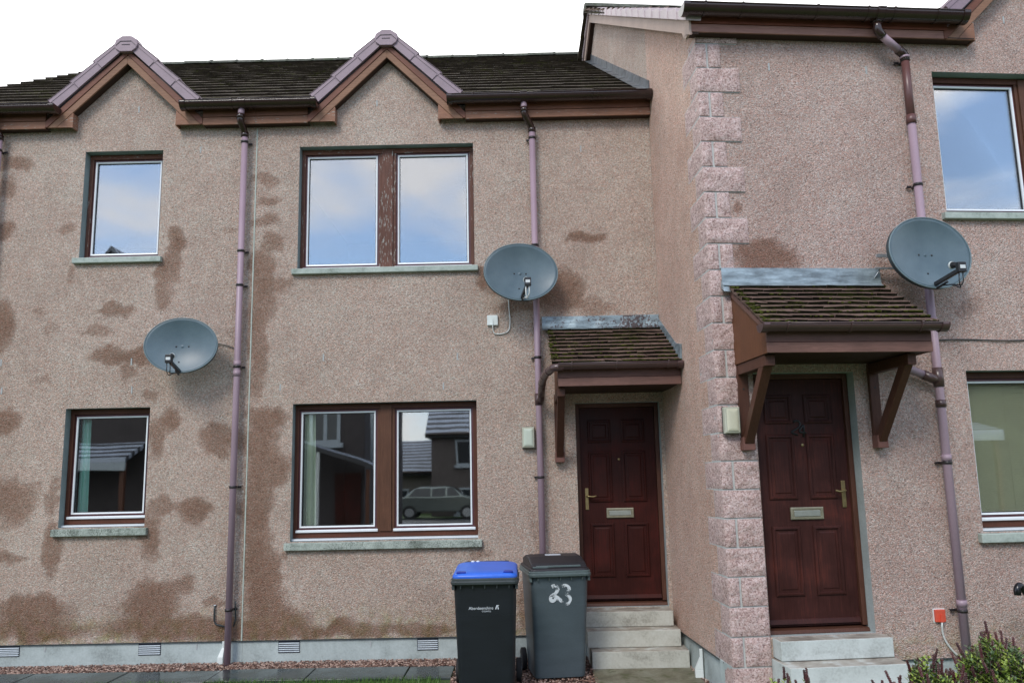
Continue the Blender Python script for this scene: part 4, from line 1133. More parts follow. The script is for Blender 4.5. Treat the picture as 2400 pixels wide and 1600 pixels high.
# ================================================================== CANOPIES
def canopy(parent, x0, x1, dep, zs, z_top, brackets, flash, cheeks=(True, True), lead_mat='lead_clean', tile_x=(0, 0), name='canopy', gx=(0, 0), seed=1, gutter_caps=(True, True)):
    random.seed(seed)
    root = empty(name, (0, 0, 0), 0, parent)
    yf = -dep
    # slope from eaves to wall
    ze = zs+.215; ye = yf-.045
    mb = MB(); mb.box(x0, x1, yf-.022, yf, zs, zs+.078); mb.build('fascia', M['timber_canopy_front'], root, bevel=.003)
    mb = MB(); mb.box(x0, x1, yf-.016, yf+.004, zs+.081, zs+.175); mb.build('fascia_upper', M['timber_canopy'], root, bevel=.003)
    mb = MB(); mb.box(x0+.02, x1-.02, yf+.001, -.003, zs+.006, zs+.02); mb.build('soffit', M['timber_soffit'], root)
    slope = (z_top-ze)/(-ye)
    for s, cx_ in ((-1, x0), (1, x1)):
        if not cheeks[0 if s < 0 else 1]: continue
        c = MB(); xa, xb = (cx_, cx_+.022) if s < 0 else (cx_-.022, cx_)
        c.prism_x([(yf+.001, zs+.001), (-.002, zs+.001), (-.002, z_top-.035), (yf+.001, ze-.03)], xa, xb)
        n = 8
        c.build('cheek', M['timber_cheek'], root, bevel=.002)
        t = MB()
        t.hexa([(cx_-.012 if s < 0 else cx_-.018, ye+.02, ze-.055), (cx_+.018 if s < 0 else cx_+.012, ye+.02, ze-.055), (cx_+.018 if s < 0 else cx_+.012, -.002, z_top-.075), (cx_-.012 if s < 0 else cx_-.018, -.002, z_top-.075),
                (cx_-.012 if s < 0 else cx_-.018, ye+.02, ze-.012), (cx_+.018 if s < 0 else cx_+.012, ye+.02, ze-.012), (cx_+.018 if s < 0 else cx_+.012, -.002, z_top-.022), (cx_-.012 if s < 0 else cx_-.018, -.002, z_top-.022)])
        t.build('verge_trim', M['timber_canopy_front'], root, bevel=.002)
    mb = MB(); mb.prism_x([(ye+.01, ze-.03), (-.002, z_top-.03), (-.002, z_top-.005), (ye+.01, ze-.005)], x0+.005, x1-.005); deck = mb.build('canopy_roof', M['timber_soffit'], root)
    Ln = math.hypot(-ye, z_top-ze)
    tl = tile_rows(deck, 'roof_tiles', lambda s: x0-tile_x[0], lambda s: x1+tile_x[1], ye-.02, ze-.006, -.004, z_top+.004, .1, .168, .027, 'canopy_tile', jit=.0055, edge='canopy_front_shade')
    # moss cushions sitting in the laps
    ms = MB(); uy, uz = -ye/Ln, (z_top-ze)/Ln; ny, nz = -uz, uy
    for q in range(420):
        rowi = min(8, int(abs(random.gauss(0, 3.2)))); s = rowi*.1+random.uniform(-.006, .004)
        edge = random.random()
        x = x0-tile_x[0]+random.uniform(0, .06) if edge < .18 else random.uniform(x0-tile_x[0], x1+tile_x[1])
        if edge < .18: s = random.uniform(0, Ln*.9)
        rr_ = random.uniform(.003, .010)
        if noise.noise(Vector((x*5, s*6, seed))) < -.05 and edge > .18: continue
        h = .018
        ms.ball((x, ye-.02+uy*s+ny*h, ze+uz*s+nz*h), rr_*random.uniform(1.2, 2.6), rr_, rr_*.8, 7, 4, True, .15)
    ms.build('moss', M['moss'], deck)['kind'] = 'stuff'
    # gutter
    gutter(root, x0-gx[0], x1+gx[1], yf-.078, zs+.205, r=.056, mat='gutter_brown', unions=((x0+.13, 'c'), ((x0+x1)/2-.03, 'c'), (x1-.13, 'c')), caps=gutter_caps)
    # lead against the wall
    fl = MB(); f0, f1, fz = flash
    n = 14
    for k in range(n):
        xa = f0+(f1-f0)*k/n; xb = f0+(f1-f0)*(k+1)/n
        wv = lambda x: .004*math.sin(x*23+seed)
        fl.add([(xa, -.052+wv(xa), z_top+.012), (xb, -.052+wv(xb), z_top+.012), (xb, -.036, fz), (xa, -.036, fz), (xa, -.085, z_top-.012), (xb, -.085, z_top-.012), (xa, -.001, fz+.006), (xb, -.001, fz+.006)],
               [(0, 1, 2, 3), (4, 5, 1, 0), (3, 2, 7, 6)])
    fo_ = fl.build('flashing', M[lead_mat], root)
    sol = fo_.modifiers.new('solid', 'SOLIDIFY'); sol.thickness = .003
    # gallows brackets
    for b0, b1 in brackets:
        bw = b1-b0; bc = (b0+b1)/2
        zb = zs-.70
        br = MB(); br.box(b0+.004, b1-.004, -.040, -.001, zb+.10, zs-.001)
        br.box(b0+.010, b1-.010, -dep+.07, -.041, zs-.085, zs-.001)
        bo = br.build('bracket', M['timber_bracket'], root, bevel=.004)
        st = MB(); st.bar((bc, -.060, zb+.095), (bc, -dep+.12, zs-.055), bw-.026, .082, up=(1, 0, 0)) if False else None
        d0 = Vector((bc, -.062, zb+.07)); d1 = Vector((bc, -dep+.13, zs-.04))
        st = MB(); dirv = (d1-d0).normalized(); nn = Vector((0, dirv.z, -dirv.y))*.038
        hwid = (bw-.024)/2; A = Vector((hwid, 0, 0))
        st.hexa([d0-A-nn, d0+A-nn, d1+A-nn, d1-A-nn, d0-A+nn, d0+A+nn, d1+A+nn, d1-A+nn])
        st.build('strut', M['timber_bracket'], bo, bevel=.004)
        bl = MB(); bl.box(b0, b1, -.095, -.001, zb, zb+.105); bl.build('bracket_foot', M['timber_bracket_block'], bo, bevel=.004)
        sc = MB(); sc.tube([(bc, -.099, zb+.06), (bc, -.094, zb+.06)], .009, 10); sc.tube([(bc, -.044, zs-.2), (bc, -.039, zs-.2)], .008, 10); sc.build('bolt', M['dark_slot'], bo)
    return root
c1 = canopy(house_b, .378, 1.548, .795, 2.612, 3.305, [(.362, .457)], (.262, 1.498, 3.44), cheeks=(True, False), lead_mat='lead_spotted', tile_x=(.06, .0), gx=(.0, .0), seed=3, gutter_caps=(False, True))
# side flashing up the return wall, canopy of the middle house
sfm = MB(); yy = -.86
n = 9
for k in range(n):
    a = -.86+.86*k/n; b = -.86+.86*(k+1)/n
    za = 2.827+(3.305-2.827)*(a+.84)/.84; zb = 2.827+(3.305-2.827)*(b+.84)/.84
    sfm.hexa([(wx(a)-.012, a, za), (wx(a)-.002, a, za), (wx(b)-.002, b, zb), (wx(b)-.012, b, zb), (wx(a)-.008, a, za+.105), (wx(a)-.002, a, za+.105), (wx(b)-.002, b, zb+.105), (wx(b)-.008, b, zb+.105)])
sfm.hexa([(wx(-.86)-.02, -.86, 2.82), (wx(-.86)-.004, -.86, 2.82), (wx(-.70)-.004, -.70, 2.9), (wx(-.70)-.02, -.70, 2.9), (wx(-.88)-.016, -.88, 2.985), (wx(-.88)-.004, -.88, 2.985), (wx(-.66)-.004, -.66, 3.03), (wx(-.66)-.016, -.66, 3.03)])
sfm.build('side_flashing', M['lead_clean'], c1)
# its gutter turns back to the downpipe
eb = MB()
eb.tube(smooth_path([(.43, -.88, 2.79), (.335, -.88, 2.785), (.262, -.62, 2.755), (.236, -.40, 2.70), (.232, -.20, 2.60)], 6, .4), .036, 16)
eb.tube(smooth_path([(.232, -.24, 2.66), (.232, -.17, 2.585), (.222, -.105, 2.53)], 6, .4), .035, 16)
for t0, t1 in (((.30, -.75, 2.77), (.29, -.71, 2.767)), ((.255, -.56, 2.745), (.251, -.53, 2.738)), ((.237, -.40, 2.70), (.236, -.37, 2.688))): eb.tube([t0, t1], .041, 16)
eb.tube([(.206, -.085, 2.50), (.206, -.085, 2.62)], .041, 18)
eb.build('gutter_elbow', M['gutter_brown'], c1)

c2 = canopy(wing, .170, 1.468, .69, 2.645, 3.318, [(.170, .270), (1.302, 1.392)], (.094, 1.487, 3.468), cheeks=(True, True), lead_mat='lead_clean', tile_x=(.03, .03), gx=(.06, .07), seed=5)
# lead tail at its left end
tl = MB(); tl.hexa([(.085, -.10, 3.255), (.150, -.09, 3.25), (.150, -.004, 3.30), (.085, -.034, 3.30), (.092, -.06, 3.335), (.150, -.06, 3.335), (.150, -.034, 3.36), (.092, -.034, 3.36)])
tl.build('flashing_tail', M['lead_clean'], c2)
for cc in (c1, c2): pass

random.seed(11)
# ================================================================== LAMPS, BOXES, CABLES
def bulkhead(name, loc, rz, lens, label):
    root = empty(name, loc, rz)
    tag(root, label, 'wall lamp', 'bulkhead lamps beside the doors')
    w, h = .13, .215
    b = MB(); b.box(-w/2-.002, w/2+.002, -.022, 0, -h/2-.004, h/2+.004); b.build('lamp_base', M['plastic_black'], root, bevel=.008, seg=3)
    f = MB(); f.sweep(-w/2, w/2, -h/2, h/2, [(0, -.022), (.001, -.062), (.010, -.074), (.017, -.072)], cap=False); f.build('lamp_frame', M['lamp_body'], root, bevel=.004)
    l = MB(); l.sweep(-w/2+.015, w/2-.015, -h/2+.015, h/2-.015, [(0, -.050), (.0, -.070), (.008, -.080), (.022, -.084), (.04, -.085)], cap=True); l.build('lamp_lens', lens, root, bevel=.004)
    bl = MB(); bl.box(-w/2+.02, w/2-.02, -.05, -.045, -h/2+.02, h/2-.02); bl.build('lamp_reflector', M['lamp_body'], root)
    return root
bulkhead('wall_lamp', (.089, 0, 2.172), 0, M['lamp_lens'], 'grey glass bulkhead lamp beside the downpipe of the middle house')
cA, sA = math.cos(AW), math.sin(AW)
def WW(u, v, z): return (1.6237+cA*u-sA*v, -1.8467+sA*u+cA*v, z)
bulkhead('wall_lamp', WW(.089, -.034, 2.188), AW, M['lamp_lens_warm'], 'yellowed bulkhead lamp fixed on the pink granite quoins')

# white junction box with looping cable
jb = MB(); jb.box(-.0575, .0575, -.030, 0, -.055, .055); j = jb.build('junction_box', M['plastic_white'], None, bevel=.006)
j.location = (-.262, 0, 3.417); tag(j, 'square white cable box on the wall below the middle satellite dish', 'cable box')
jh = MB(); jh.prism_y([(-.008, -.054), (.008, -.054), (.003, .02), (-.003, .02)], -.042, -.028); jh.build('cable_hood', M['plastic_white'], j)
cb = MB(); cb.tube(smooth_path([(0, -.034, -.05), (.0, -.016, -.10), (.018, -.012, -.145), (.10, -.012, -.15), (.175, -.012, -.12), (.188, -.012, -.02), (.180, -.012, .10), (.17, -.02, .35)], 6, .5), .0065, 8)
cb.build('cable', M['cable_white'], j)

# orange telecom box with white cable
rb = MB(); rb.box(-.043, .043, -.028, 0, -.048, .048); rbx = rb.build('telecom_box', M['box_red'], None, bevel=.005)
rbx.location = WW(1.731, 0, .602); rbx.rotation_euler = (0, 0, AW); tag(rbx, 'small orange cable entry box low on the wall left of the right downpipe', 'cable box')
rh = MB(); rh.prism_y([(-.013, -.046), (.013, -.046), (.004, .012), (-.004, .012)], -.044, -.026); rh.build('cable_hood', M['box_red'], rbx)
rk = MB(); rk.box(-.051, .049, -.006, 0, -.052, .056); rk.build('back_plate', M['plastic_white'], rbx)
cb = MB(); cb.tube(smooth_path([(0, -.035, -.045), (.006, -.016, -.12), (.02, -.012, -.18), (.06, -.012, -.25), (.115, -.012, -.31), (.17, -.012, -.335)], 6, .5), .008, 8); cb.build('cable', M['cable_white'], rbx)

# thin black cable running right along the wing wall
cb = MB(); pts = []
for k in range(26):
    u = 1.93+k*.10; pts.append((u, -.012-.002*math.sin(k*1.3), 2.845+.006*math.sin(k*.7)))
cb.tube(pts, .0055, 8); cw = cb.build('wall_cable', M['conduit'], None); cw.location = (1.6237, -1.8467, 0); cw.rotation_euler = (0, 0, AW)
tag(cw, 'thin black cable strung along the wall above the lower right window', 'cable')

# black conduit by the left downpipe
cb = MB(); cb.tube(smooth_path([(-3.113, -.004, .545), (-3.113, -.02, .53), (-3.113, -.02, .42), (-3.10, -.02, .375), (-2.97, -.02, .345)], 5, .5), .0085, 8)
cd = cb.build('conduit', M['conduit'], None); tag(cd, 'short black conduit bent from the wall to the left downpipe', 'conduit')
cp = MB(); cp.ball((-3.113, -.006, .556), .018, .012, .008, 10, 5); cp.build('conduit_cap', M['galvanised'], cd)
cb = MB(); cb.tube(smooth_path([(-2.895, -.05, .60), (-2.895, -.04, .50), (-2.89, -.03, .42), (-2.915, -.03, .35)], 5, .5), .007, 8)
cc_ = cb.build('cable_tail', M['conduit'], None); tag(cc_, 'black cable tail hanging behind the clip at the foot of the left downpipe', 'cable')

# pale duct covers at the foot of the walls
def duct(loc, rz, label, s=1.0):
    mb = MB()
    mb.hexa([(-.035, -.07, -.03), (.030, -.07, -.03), (.030, 0, -.03), (-.035, 0, -.03), (-.035, -.07, .07), (.030, -.07, .07), (.030, 0, .07), (-.035, 0, .07)])
    mb.hexa([(-.035, -.07, .0701), (.030, -.07, .0701), (.030, 0, .0701), (-.035, 0, .0701), (0, -.028, .175), (.030, -.028, .175), (.030, 0, .175), (0, 0, .175)])
    mb.box(.002, .030, -.026, 0, .1751, .245)
    o = mb.build('duct_cover', M['plastic_white'], None, bevel=.004); o.location = loc; o.rotation_euler = (0, 0, rz); o.scale = (s, s, s)
    tag(o, label, 'duct cover'); return o
duct((-3.028, .011, 0), 0, 'pale tapered duct cover beside the foot of the left downpipe', .85)
duct((1.570, -.98, .0), R(-90)-math.atan(.0652)+.0, 'pale duct cover against the side plinth right of the front steps')

# brick and foil by the wing steps
br = MB(); br.box(-.055, .055, -.05, .05, -.20, .13); bk = br.build('brick_pier', M['brick_red'], None, bevel=.006); bk.location = WW(1.34, -.34, .0); bk.rotation_euler = (0, 0, AW)
tag(bk, 'red brick standing between the right steps and the shrubs', 'brick')
fo = MB()
for k in range(5): fo.ball((random.uniform(-.012, .012), -.01, random.uniform(-.025, .025)), .016, .010, .026, 6, 4, False, .45)
fw = fo.build('foil_wrapper', M['foil'], None); fw.location = WW(1.262, -.03, .395); tag(fw, 'crumpled shiny foil wrapper stuck beside the upper right step', 'litter')
# ledge under the foil
# ================================================================== SATELLITE DISHES
def dish_thing(loc, rz, label, yaw=0.0, cable=None, arm_dx=.10, white_leads=False, La=.42, bracket_left=False, size=1.0):
    root = empty('satellite_dish', loc, rz)
    tag(root, label, 'satellite dish', 'grey satellite dishes on the front walls')
    a, b, dp = .383*size, .305*size, .068
    nr, ns = 14, 56
    V = []; Fs = []
    C_ = Vector((0, -.26, 0)); 
    tiltm = Matrix.Rotation(R(-5), 3, 'X'); yawm = Matrix.Rotation(yaw, 3, 'Z'); TM = yawm @ tiltm
    def P(x, y, z): return C_+TM @ Vector((x, y, z))
    mb = MB()
    for i in range(nr+1):
        r = i/nr
        for j in range(ns):
            t = 2*math.pi*j/ns
            V.append(P(a*r*math.cos(t), -dp*r*r, b*r*math.sin(t)))
    for i in range(nr):
        for j in range(ns): Fs.append((i*ns+j, (i+1)*ns+j, (i+1)*ns+(j+1) % ns, i*ns+(j+1) % ns))
    mb.add(V, Fs, True)
    refl = mb.build('reflector', M['dish_grey'], root)
    s = refl.modifiers.new('s', 'SOLIDIFY'); s.thickness = .004; s.offset = 1
    rim = MB(); pts = [P((a+.002)*math.cos(2*math.pi*j/ns), -dp-.002, (b+.002)*math.sin(2*math.pi*j/ns)) for j in range(ns+1)]
    rim.tube(pts, .0055, 8, cap=False); rim.build('dish_rim', M['dish_rim'], root)
    # rolled skirt behind the rim
    sk = MB(); vv = []
    for q, (ra, yy) in enumerate(((1.0, -dp), (1.010, -dp+.036))):
        for j in range(ns): t = 2*math.pi*j/ns; vv.append(P(a*ra*math.cos(t), yy, b*ra*math.sin(t)))
    sk.add(vv, [(j, (j+1) % ns, ns+(j+1) % ns, ns+j) for j in range(ns)], True); sk.build('dish_skirt', M['dish_back'], root)
    bo = MB()
    for x, z in ((-.062, 0.0), (.062, 0.0), (-.02, -.17)):
        y = -dp*((x/a)**2+(z/b)**2)
        bo.ball(P(x, y-.004, z), .0095, .006, .0095, 8, 5)
    bo.build('bolt', M['plastic_black'], root)
    # mount behind
    mt = MB(); mt.box(-.09, .09, -.012, 0, -.06, .06); mt.tube([(0, -.01, 0), (0, -.12, 0), tuple(P(0, .05, 0))], .020, 12); mt.box(-.06, .06, -.245, -.20, -.07, .07)
    mt.tube([(.0, -.01, -.05), (.0, -.18, -.01)], .012, 8)
    mt.build('wall_mount', M['galvanised'], root)
    if bracket_left:
        q = MB(); q.box(-.36, -.05, -.16, -.14, .012, .040); q.box(-.35, -.05, -.10, -.085, -.075, -.06); q.tube([(-.30, -.09, -.07), (-.365, -.01, -.20)], .005, 6); q.build('mount_arm', M['galvanised'], root)
    # feed arm and head
    foot = P(.0, -dp*.95, -.272); head = P(arm_dx*.0, -.43, -.115)
    am = MB(); am.bar(tuple(foot), tuple(P(0, -La+.02, -.248)), .030, .032, up=(0, 0, 1)); am.tube([tuple(P(0, -.07, -.31)), tuple(P(0, -.2, -.295))], .010, 8)
    am.build('feed_arm', M['plastic_black'], root, bevel=.004)
    fh = MB(); fh.tube([tuple(P(0, -La+.075, -.180)), tuple(P(0, -La+.06, -.185))], .030, 16); fh.build('feed_cap', M['plastic_white'], root)
    fb = MB(); fb.tube([tuple(P(0, -La+.065, -.182)), tuple(P(0, -La, -.205))], [.028, .019], 16)
    fb.box(*(lambda c: (c.x-.033, c.x+.033, c.y-.026, c.y+.020, c.z-.050, c.z+.032))(P(0, -La-.02, -.222)))
    hb = fb.build('feed_head', M['plastic_black'], root, bevel=.006)
    c = P(0, -La-.02, -.222); lb = MB(); lb.box(c.x-.022, c.x+.022, c.y-.0275, c.y-.0255, c.z-.022, c.z+.006); lb.build('feed_label', M['label_white'], root)
    cl = MB(); rr_ = .0045 if not white_leads else .006
    for dx, dd_ in ((-.02, .12), (.012, .10)):
        cl.tube(smooth_path([(c.x+dx, c.y, c.z-.05), (c.x+dx*1.1, c.y+.005, c.z-.05-dd_*.7), (c.x+dx*.2, c.y+.02, c.z-.05-dd_), tuple(P(.015+dx*.3, -.22, -.32)), tuple(P(0, -.09, -.30))], 5, .5), rr_, 8)
    cl.build('feed_cable', M['cable_white' if white_leads else 'plastic_black'], root)
    if cable:
        cm = MB(); cm.tube(smooth_path(cable, 6, .5), .0045, 8); cm.build('cable', M['conduit'], root)
    return root
dish_thing((-3.455, 0, 3.165), 0, 'satellite dish on the left house, low between the two floors', yaw=.13, cable=[(.05, -.02, .06), (.30, -.015, .065), (.42, -.015, .03), (.50, -.03, -.02)], size=.935)
dish_thing((.040, 0, 3.855), 0, 'satellite dish with white feed leads at the middle house', yaw=.16, white_leads=True)
WD = WW(1.765, 0, 3.52)
dish_thing(WD, AW, 'satellite dish over the right downpipe beside the canopy', yaw=.13, La=.34, bracket_left=True)

# ================================================================== WHEELIE BINS
def rrect(w0, w1, d0, d1, r=.05, n=4):
    pts = []
    for (cx_, cy_, a0) in ((w1-r, d0+r, -90), (w1-r, d1-r, 0), (w0+r, d1-r, 90), (w0+r, d0+r, 180)):
        for k in range(n+1):
            t = R(a0+90*k/n); pts.append((cx_+r*math.cos(t), cy_+r*math.sin(t)))
    return pts
def loft(mb, loops, cap=(True, True), smooth=True):
    n = len(loops[0]); vs = [p for l in loops for p in l]; fs = []
    for i in range(len(loops)-1):
        for j in range(n): fs.append((i*n+j, i*n+(j+1) % n, (i+1)*n+(j+1) % n, (i+1)*n+j))
    mb.add(vs, fs, smooth)
    if cap[0]: mb.add(loops[0], [tuple(reversed(range(n)))])
    if cap[1]: mb.add(loops[-1], [tuple(range(n))])
def wheelie(loc, rz, label, body, rimm, lidm, style, deep=None):
    """local: front faces -y, y=0 is the front of the foot, hinge at the back."""
    root = empty('wheelie_bin', loc, rz); tag(root, label, 'wheelie bin', 'wheelie bins by the steps')
    H = .945
    def ring(z, f):
        t = z/H; hw = .228+(.262-.228)*t; y0 = -.005-.095*t; y1 = .50+.06*t
        return [(x, y, z) for x, y in rrect(-hw-f, hw+f, y0-f, y1+f, .055)]
    mb = MB()
    loft(mb, [ring(.03, 0), ring(.35, 0), ring(.66, 0), ring(H-.05, 0)], (True, True)); loft(mb, [ring(H-.05, .006), ring(H, .008)], (True, True)); loft(mb, [ring(.648, .0012), ring(.6515, .0012)], (True, True))
    bo = mb.build('bin_body', M[body], root)
    rm = MB(); hw = .282
    loft(rm, [[(x, y, z) for x, y in rrect(-hw+i, hw-i, -.135+i, .575-i, .05)] for z, i in ((H-.045, .014), (H-.04, .0), (H-.018, -.002), (H-.016, .004), (H+.006, .004), (H+.008, .012))], (True, True), False)
    for s in (-1, 1): rm.box(s*.262-.012, s*.262+.012, -.10, .10, H-.085, H-.04)
    for k in range(5): x = -.2+.1*k; rm.box(x-.004, x+.004, -.118, -.09, H-.075, H-.045)
    rm.build('bin_rim', M[rimm], root, bevel=.004)
    ld = MB()
    if style == 'blue':
        loft(ld, [[(x, y, z+max(0, y)*.055) for x, y in rrect(-hw+i, hw-i, -.125+i, .55-i*.4, .06)] for z, i in ((H+.009, .012), (H+.028, .012), (H+.042, .03), (H+.050, .055), (H+.056, .12))], (True, True))
    else:
        # domed lid with a hinged ridge, rising to the back
        loft(ld, [[(x, y, z) for x, y in rrect(-hw+i, hw-i, -.125+i, .57-i*.3, .05)] for z, i in ((H+.009, .010), (H+.022, .012), (H+.030, .03))], (True, True), False)
        def sec(x, k): return [(x, -.075, H+.031), (x, .50, H+.031), (x, .50, H+.085*k), (x, .36, H+.118*k), (x, .14, H+.112*k), (x, -.02, H+.068*k)]
        ls_ = [sec(-.250, .88), sec(-.235, .98), sec(-.1, 1.0), sec(.1, 1.0), sec(.235, .98), sec(.250, .88)]
        loft(ld, ls_, (True, True), False)
    lo = ld.build('bin_lid', M[lidm], root, bevel=.008 if style == 'blue' else .006)
    if style == 'blue':
        for s in (-1, 1):
            q = MB(); q.prism_z([(s*.155, -.085), (s*.235, -.085), (s*.225, -.02), (s*.165, -.02)][::s], H+.044, H+.0605); q.build('lid_handle', M['bin_lid_blue_deep'], lo, bevel=.004)
        q = MB(); q.tube([(-.20, .53, H+.075), (.19, .53, H+.075)], .010, 8); q.tube([(-.20, .53, H+.075), (-.20, .53, H+.04)], .010, 8); q.tube([(.19, .53, H+.075), (.19, .53, H+.04)], .010, 8); q.build('handle_bar', M['bin_black'], root)
        q = MB(); q.ball((-.13, .50, H+.082), .018, .02, .012, 8, 5); q.ball((-.085, .50, H+.082), .017, .02, .012, 8, 5)
        q.build('lid_sticker', M['print_white'], lo)
    else:
        q = MB(); q.box(-.075, .065, .20, .27, H+.1155, H+.1195); q.build('lid_sticker', M['print_white'], lo)
        q = MB(); q.box(-.205, .195, -.075, -.045, H+.034, H+.050); q.box(-.24, -.1, -.095, -.07, H+.031, H+.045); q.build('lid_lip', M['bin_rim_grey'], lo, bevel=.003)
        q = MB(); q.tube([(-.22, .56, H+.07), (.22, .56, H+.07)], .012, 8); q.build('handle_bar', M['bin_lid_black'], root)
    for s in (-1, 1):
        w = MB(); xa = s*.240; xb = s*.285
        w.tube([(min(xa, xb), .50, .10), (max(xa, xb), .50, .10)], .100, 28)
        wo = w.build('wheel', M['tyre'], root, bevel=.008)
        hq = MB(); hq.tube([(s*.285, .50, .10), (s*.291, .50, .10)], .05, 20); hq.build('wheel_hub', M['bin_rim_dark'], wo)
    ax = MB(); ax.tube([(-.22, .50, .10), (.22, .50, .10)], .012, 10); ax.build('axle', M['clip_dark'], root)
    return root, bo
bb, bbody = wheelie((-.315, -1.485, 0), R(0), 'black wheelie bin with bright blue lid', 'bin_black', 'bin_rim_dark', 'bin_lid_blue', 'blue')
gb, gbody = wheelie((.318, -.955, -.01), R(7.5), 'grey wheelie bin with black domed lid and flaked white number', 'bin_grey', 'bin_rim_grey', 'bin_lid_black', 'grey')
# council print on the black bin
fx = R(90)
def front_y(z): return -.005-.095*(z/.945)-.0042
til = R(90)+math.atan(.095/.945)
text_obj('Aberdeenshire', .034, M['print_white'], bb, (-.035, front_y(.700)-.001, .700), (til, 0, 0), 'council_print')
text_obj('COUNCIL', .017, M['print_white'], bb, (.01, front_y(.680)-.001, .680), (til, 0, 0), 'council_print')
em = MB()
zc = .700
for poly in ([(.082, 0), (.091, 0), (.100, .034), (.094, .034)], [(.104, 0), (.113, 0), (.104, .034), (.098, .034)], [(.107, .024), (.116, .034), (.108, .034)]):
    em.add([(x, front_y(zc+z)-.0015, zc+z) for x, z in poly], [(0, 1, 2, 3)[:len(poly)]])
em.build('council_emblem', M['print_white'], bb)
# hand painted 23 (first stroke worn to a ring)
hp = MB()
def brush(mb, pts, w, yoff):
    pts = smooth_path([(p[0], 0, p[1]) for p in pts], 5, .5)
    vs = []
    for i, p in enumerate(pts):
        d = (pts[min(i+1, len(pts)-1)]-pts[max(i-1, 0)]).normalized(); nrm = Vector((-d.z, 0, d.x))
        ww = w*(.8+.35*noise.noise(Vector((p.x*30, p.z*30, 4))))
        for s in (-1, 1):
            q = p+nrm*ww*s; vs.append((q.x, front_y(q.z)-yoff, q.z))
    mb.add(vs, [(2*i, 2*i+1, 2*i+3, 2*i+2) for i in range(len(pts)-1)])
brush(hp, [(-.075, .815), (-.045, .83), (-.015, .80), (-.04, .755), (-.085, .735), (-.09, .70), (-.06, .69), (-.035, .715), (-.05, .74), (-.07, .735)], .019, .001)
brush(hp, [(-.05, .73), (-.02, .715), (.012, .690), (.02, .695)], .019, .0016)
brush(hp, [(.015, .815), (.055, .83), (.085, .80), (.07, .765), (.045, .75), (.078, .73), (.095, .70), (.075, .665), (.045, .66)], .017, .001)
hp.build('painted_number', M['paint_flaked'], gb)
hp2 = MB()
brush(hp2, [(-.082, .73), (-.085, .705), (-.062, .692), (-.04, .71)], .015, .0022); brush(hp2, [(-.045, .742), (-.015, .712), (.012, .692)], .010, .0022); brush(hp2, [(.05, .752), (.078, .73), (.092, .70)], .010, .0022)
hp2.build('painted_number', M['paint_solid'], gb)

# ================================================================== STEPS
st = empty('front_steps', (0, 0, 0)); tag(st, 'three pale concrete steps up to the door of the middle house', 'steps', 'concrete door steps')
def step(parent, x0, x1, y0, y1, z0, z1, mat='step_concrete', dirt=True):
    mb = MB(); mb.box(x0, x1, y0, y1, z0, z1); o = mb.build('step', [M[mat], M['step_tread']], parent, bevel=.006)
    for p in o.data.polygons:
        if p.normal.z > .9: p.material_index = 1
    return o
step(st, .575, 1.462, -.240, .11, .313, .456); step(st, .600, 1.492, -.425, .11, .157, .310); step(st, .628, 1.533, -.590, .11, -.04, .154)
jn = MB(); jn.box(.61, 1.455, -.232, .0, .309, .314); jn.box(.635, 1.485, -.417, 0, .153, .158); jn.build('step_joint', M['dark_slot'], st)
s2 = empty('front_steps', WW(0, 0, 0), AW); tag(s2, 'two pale concrete steps below the door numbered 24', 'steps', 'concrete door steps')
step(s2, .335, 1.240, -.165, .12, .334, .482, 'step_concrete_pale'); step(s2, .315, 1.245, -.370, .12, .12, .330, 'step_concrete_pale'); step(s2, .300, 1.250, -.60, .12, -.05, .117, 'step_concrete_pale')

# ================================================================== WINDOW DRESSINGS
def curtain(loc, w, z0, z1, mat, label, cat='curtain', group=None, flare=0):
    mb = MB(); n = 26; vs = []
    for i in range(n+1):
        t = i/n
        for z in np.linspace(z0, z1, 8):
            k = (z1-z)/(z1-z0)
            vs.append((w*t*(.75+.25*k+flare*k), .018*math.sin(t*17+.6*k)+.006*math.sin(t*41), float(z)))
    mb.add(vs, [(i*8+j, (i+1)*8+j, (i+1)*8+j+1, i*8+j+1) for i in range(n) for j in range(7)], True)
    o = mb.build('curtain', mat, None); s = o.modifiers.new('s', 'SOLIDIFY'); s.thickness = .003
    o.location = loc; tag(o, label, cat, group); return o
curtain((w3[0]+.09, .185, 0), .125, 1.2, 2.66, M['curtain_aqua'], 'aqua curtain drawn to the left edge of the small lower window')
curtain((w4[0]+.085, .185, 0), .145, 1.0, 2.66, M['curtain_green'], 'pale green curtain at the left edge of the lower paired window')
# slatted blind behind the lower right window
bl = MB()
z = 1.28
while z < 2.54:
    bl.add([(2.22, .175, z), (4.06, .175, z), (4.06, .190, z+.021), (2.22, .190, z+.021)], [(0, 1, 2, 3)]); z += .0205
blo = bl.build('window_blind', M['blind_slat'], None); blo.location = (1.6237, -1.8467, 0); blo.rotation_euler = (0, 0, AW)
s = blo.modifiers.new('s', 'SOLIDIFY'); s.thickness = .001
tag(blo, 'olive green slatted blind closed behind the lower right window', 'window blind')
ct = MB()
for x in (2.62, 3.45): ct.tube([(x, .170, 1.28), (x, .170, 2.54)], .0015, 6)
ct.build('blind_cord', M['blind_slat'], blo)
# little white ornament on the inner sill
orn = MB(); orn.ball((0, 0, .03), .030, .030, .034, 12, 8); orn.tube([(0, 0, 0), (0, 0, .01)], .026, 12)
oo = orn.build('ornament', M['plastic_white'], None); oo.location = (-1.565, .235, w4[2]+.098); tag(oo, 'small white rounded ornament inside the lower paired window', 'ornament')
shf = MB(); shf.box(w4[0]+.02, w4[1]-.02, .19, .34, w4[2]+.06, w4[2]+.096); shf.build('inner_sill', M['room_dark'], house_b)

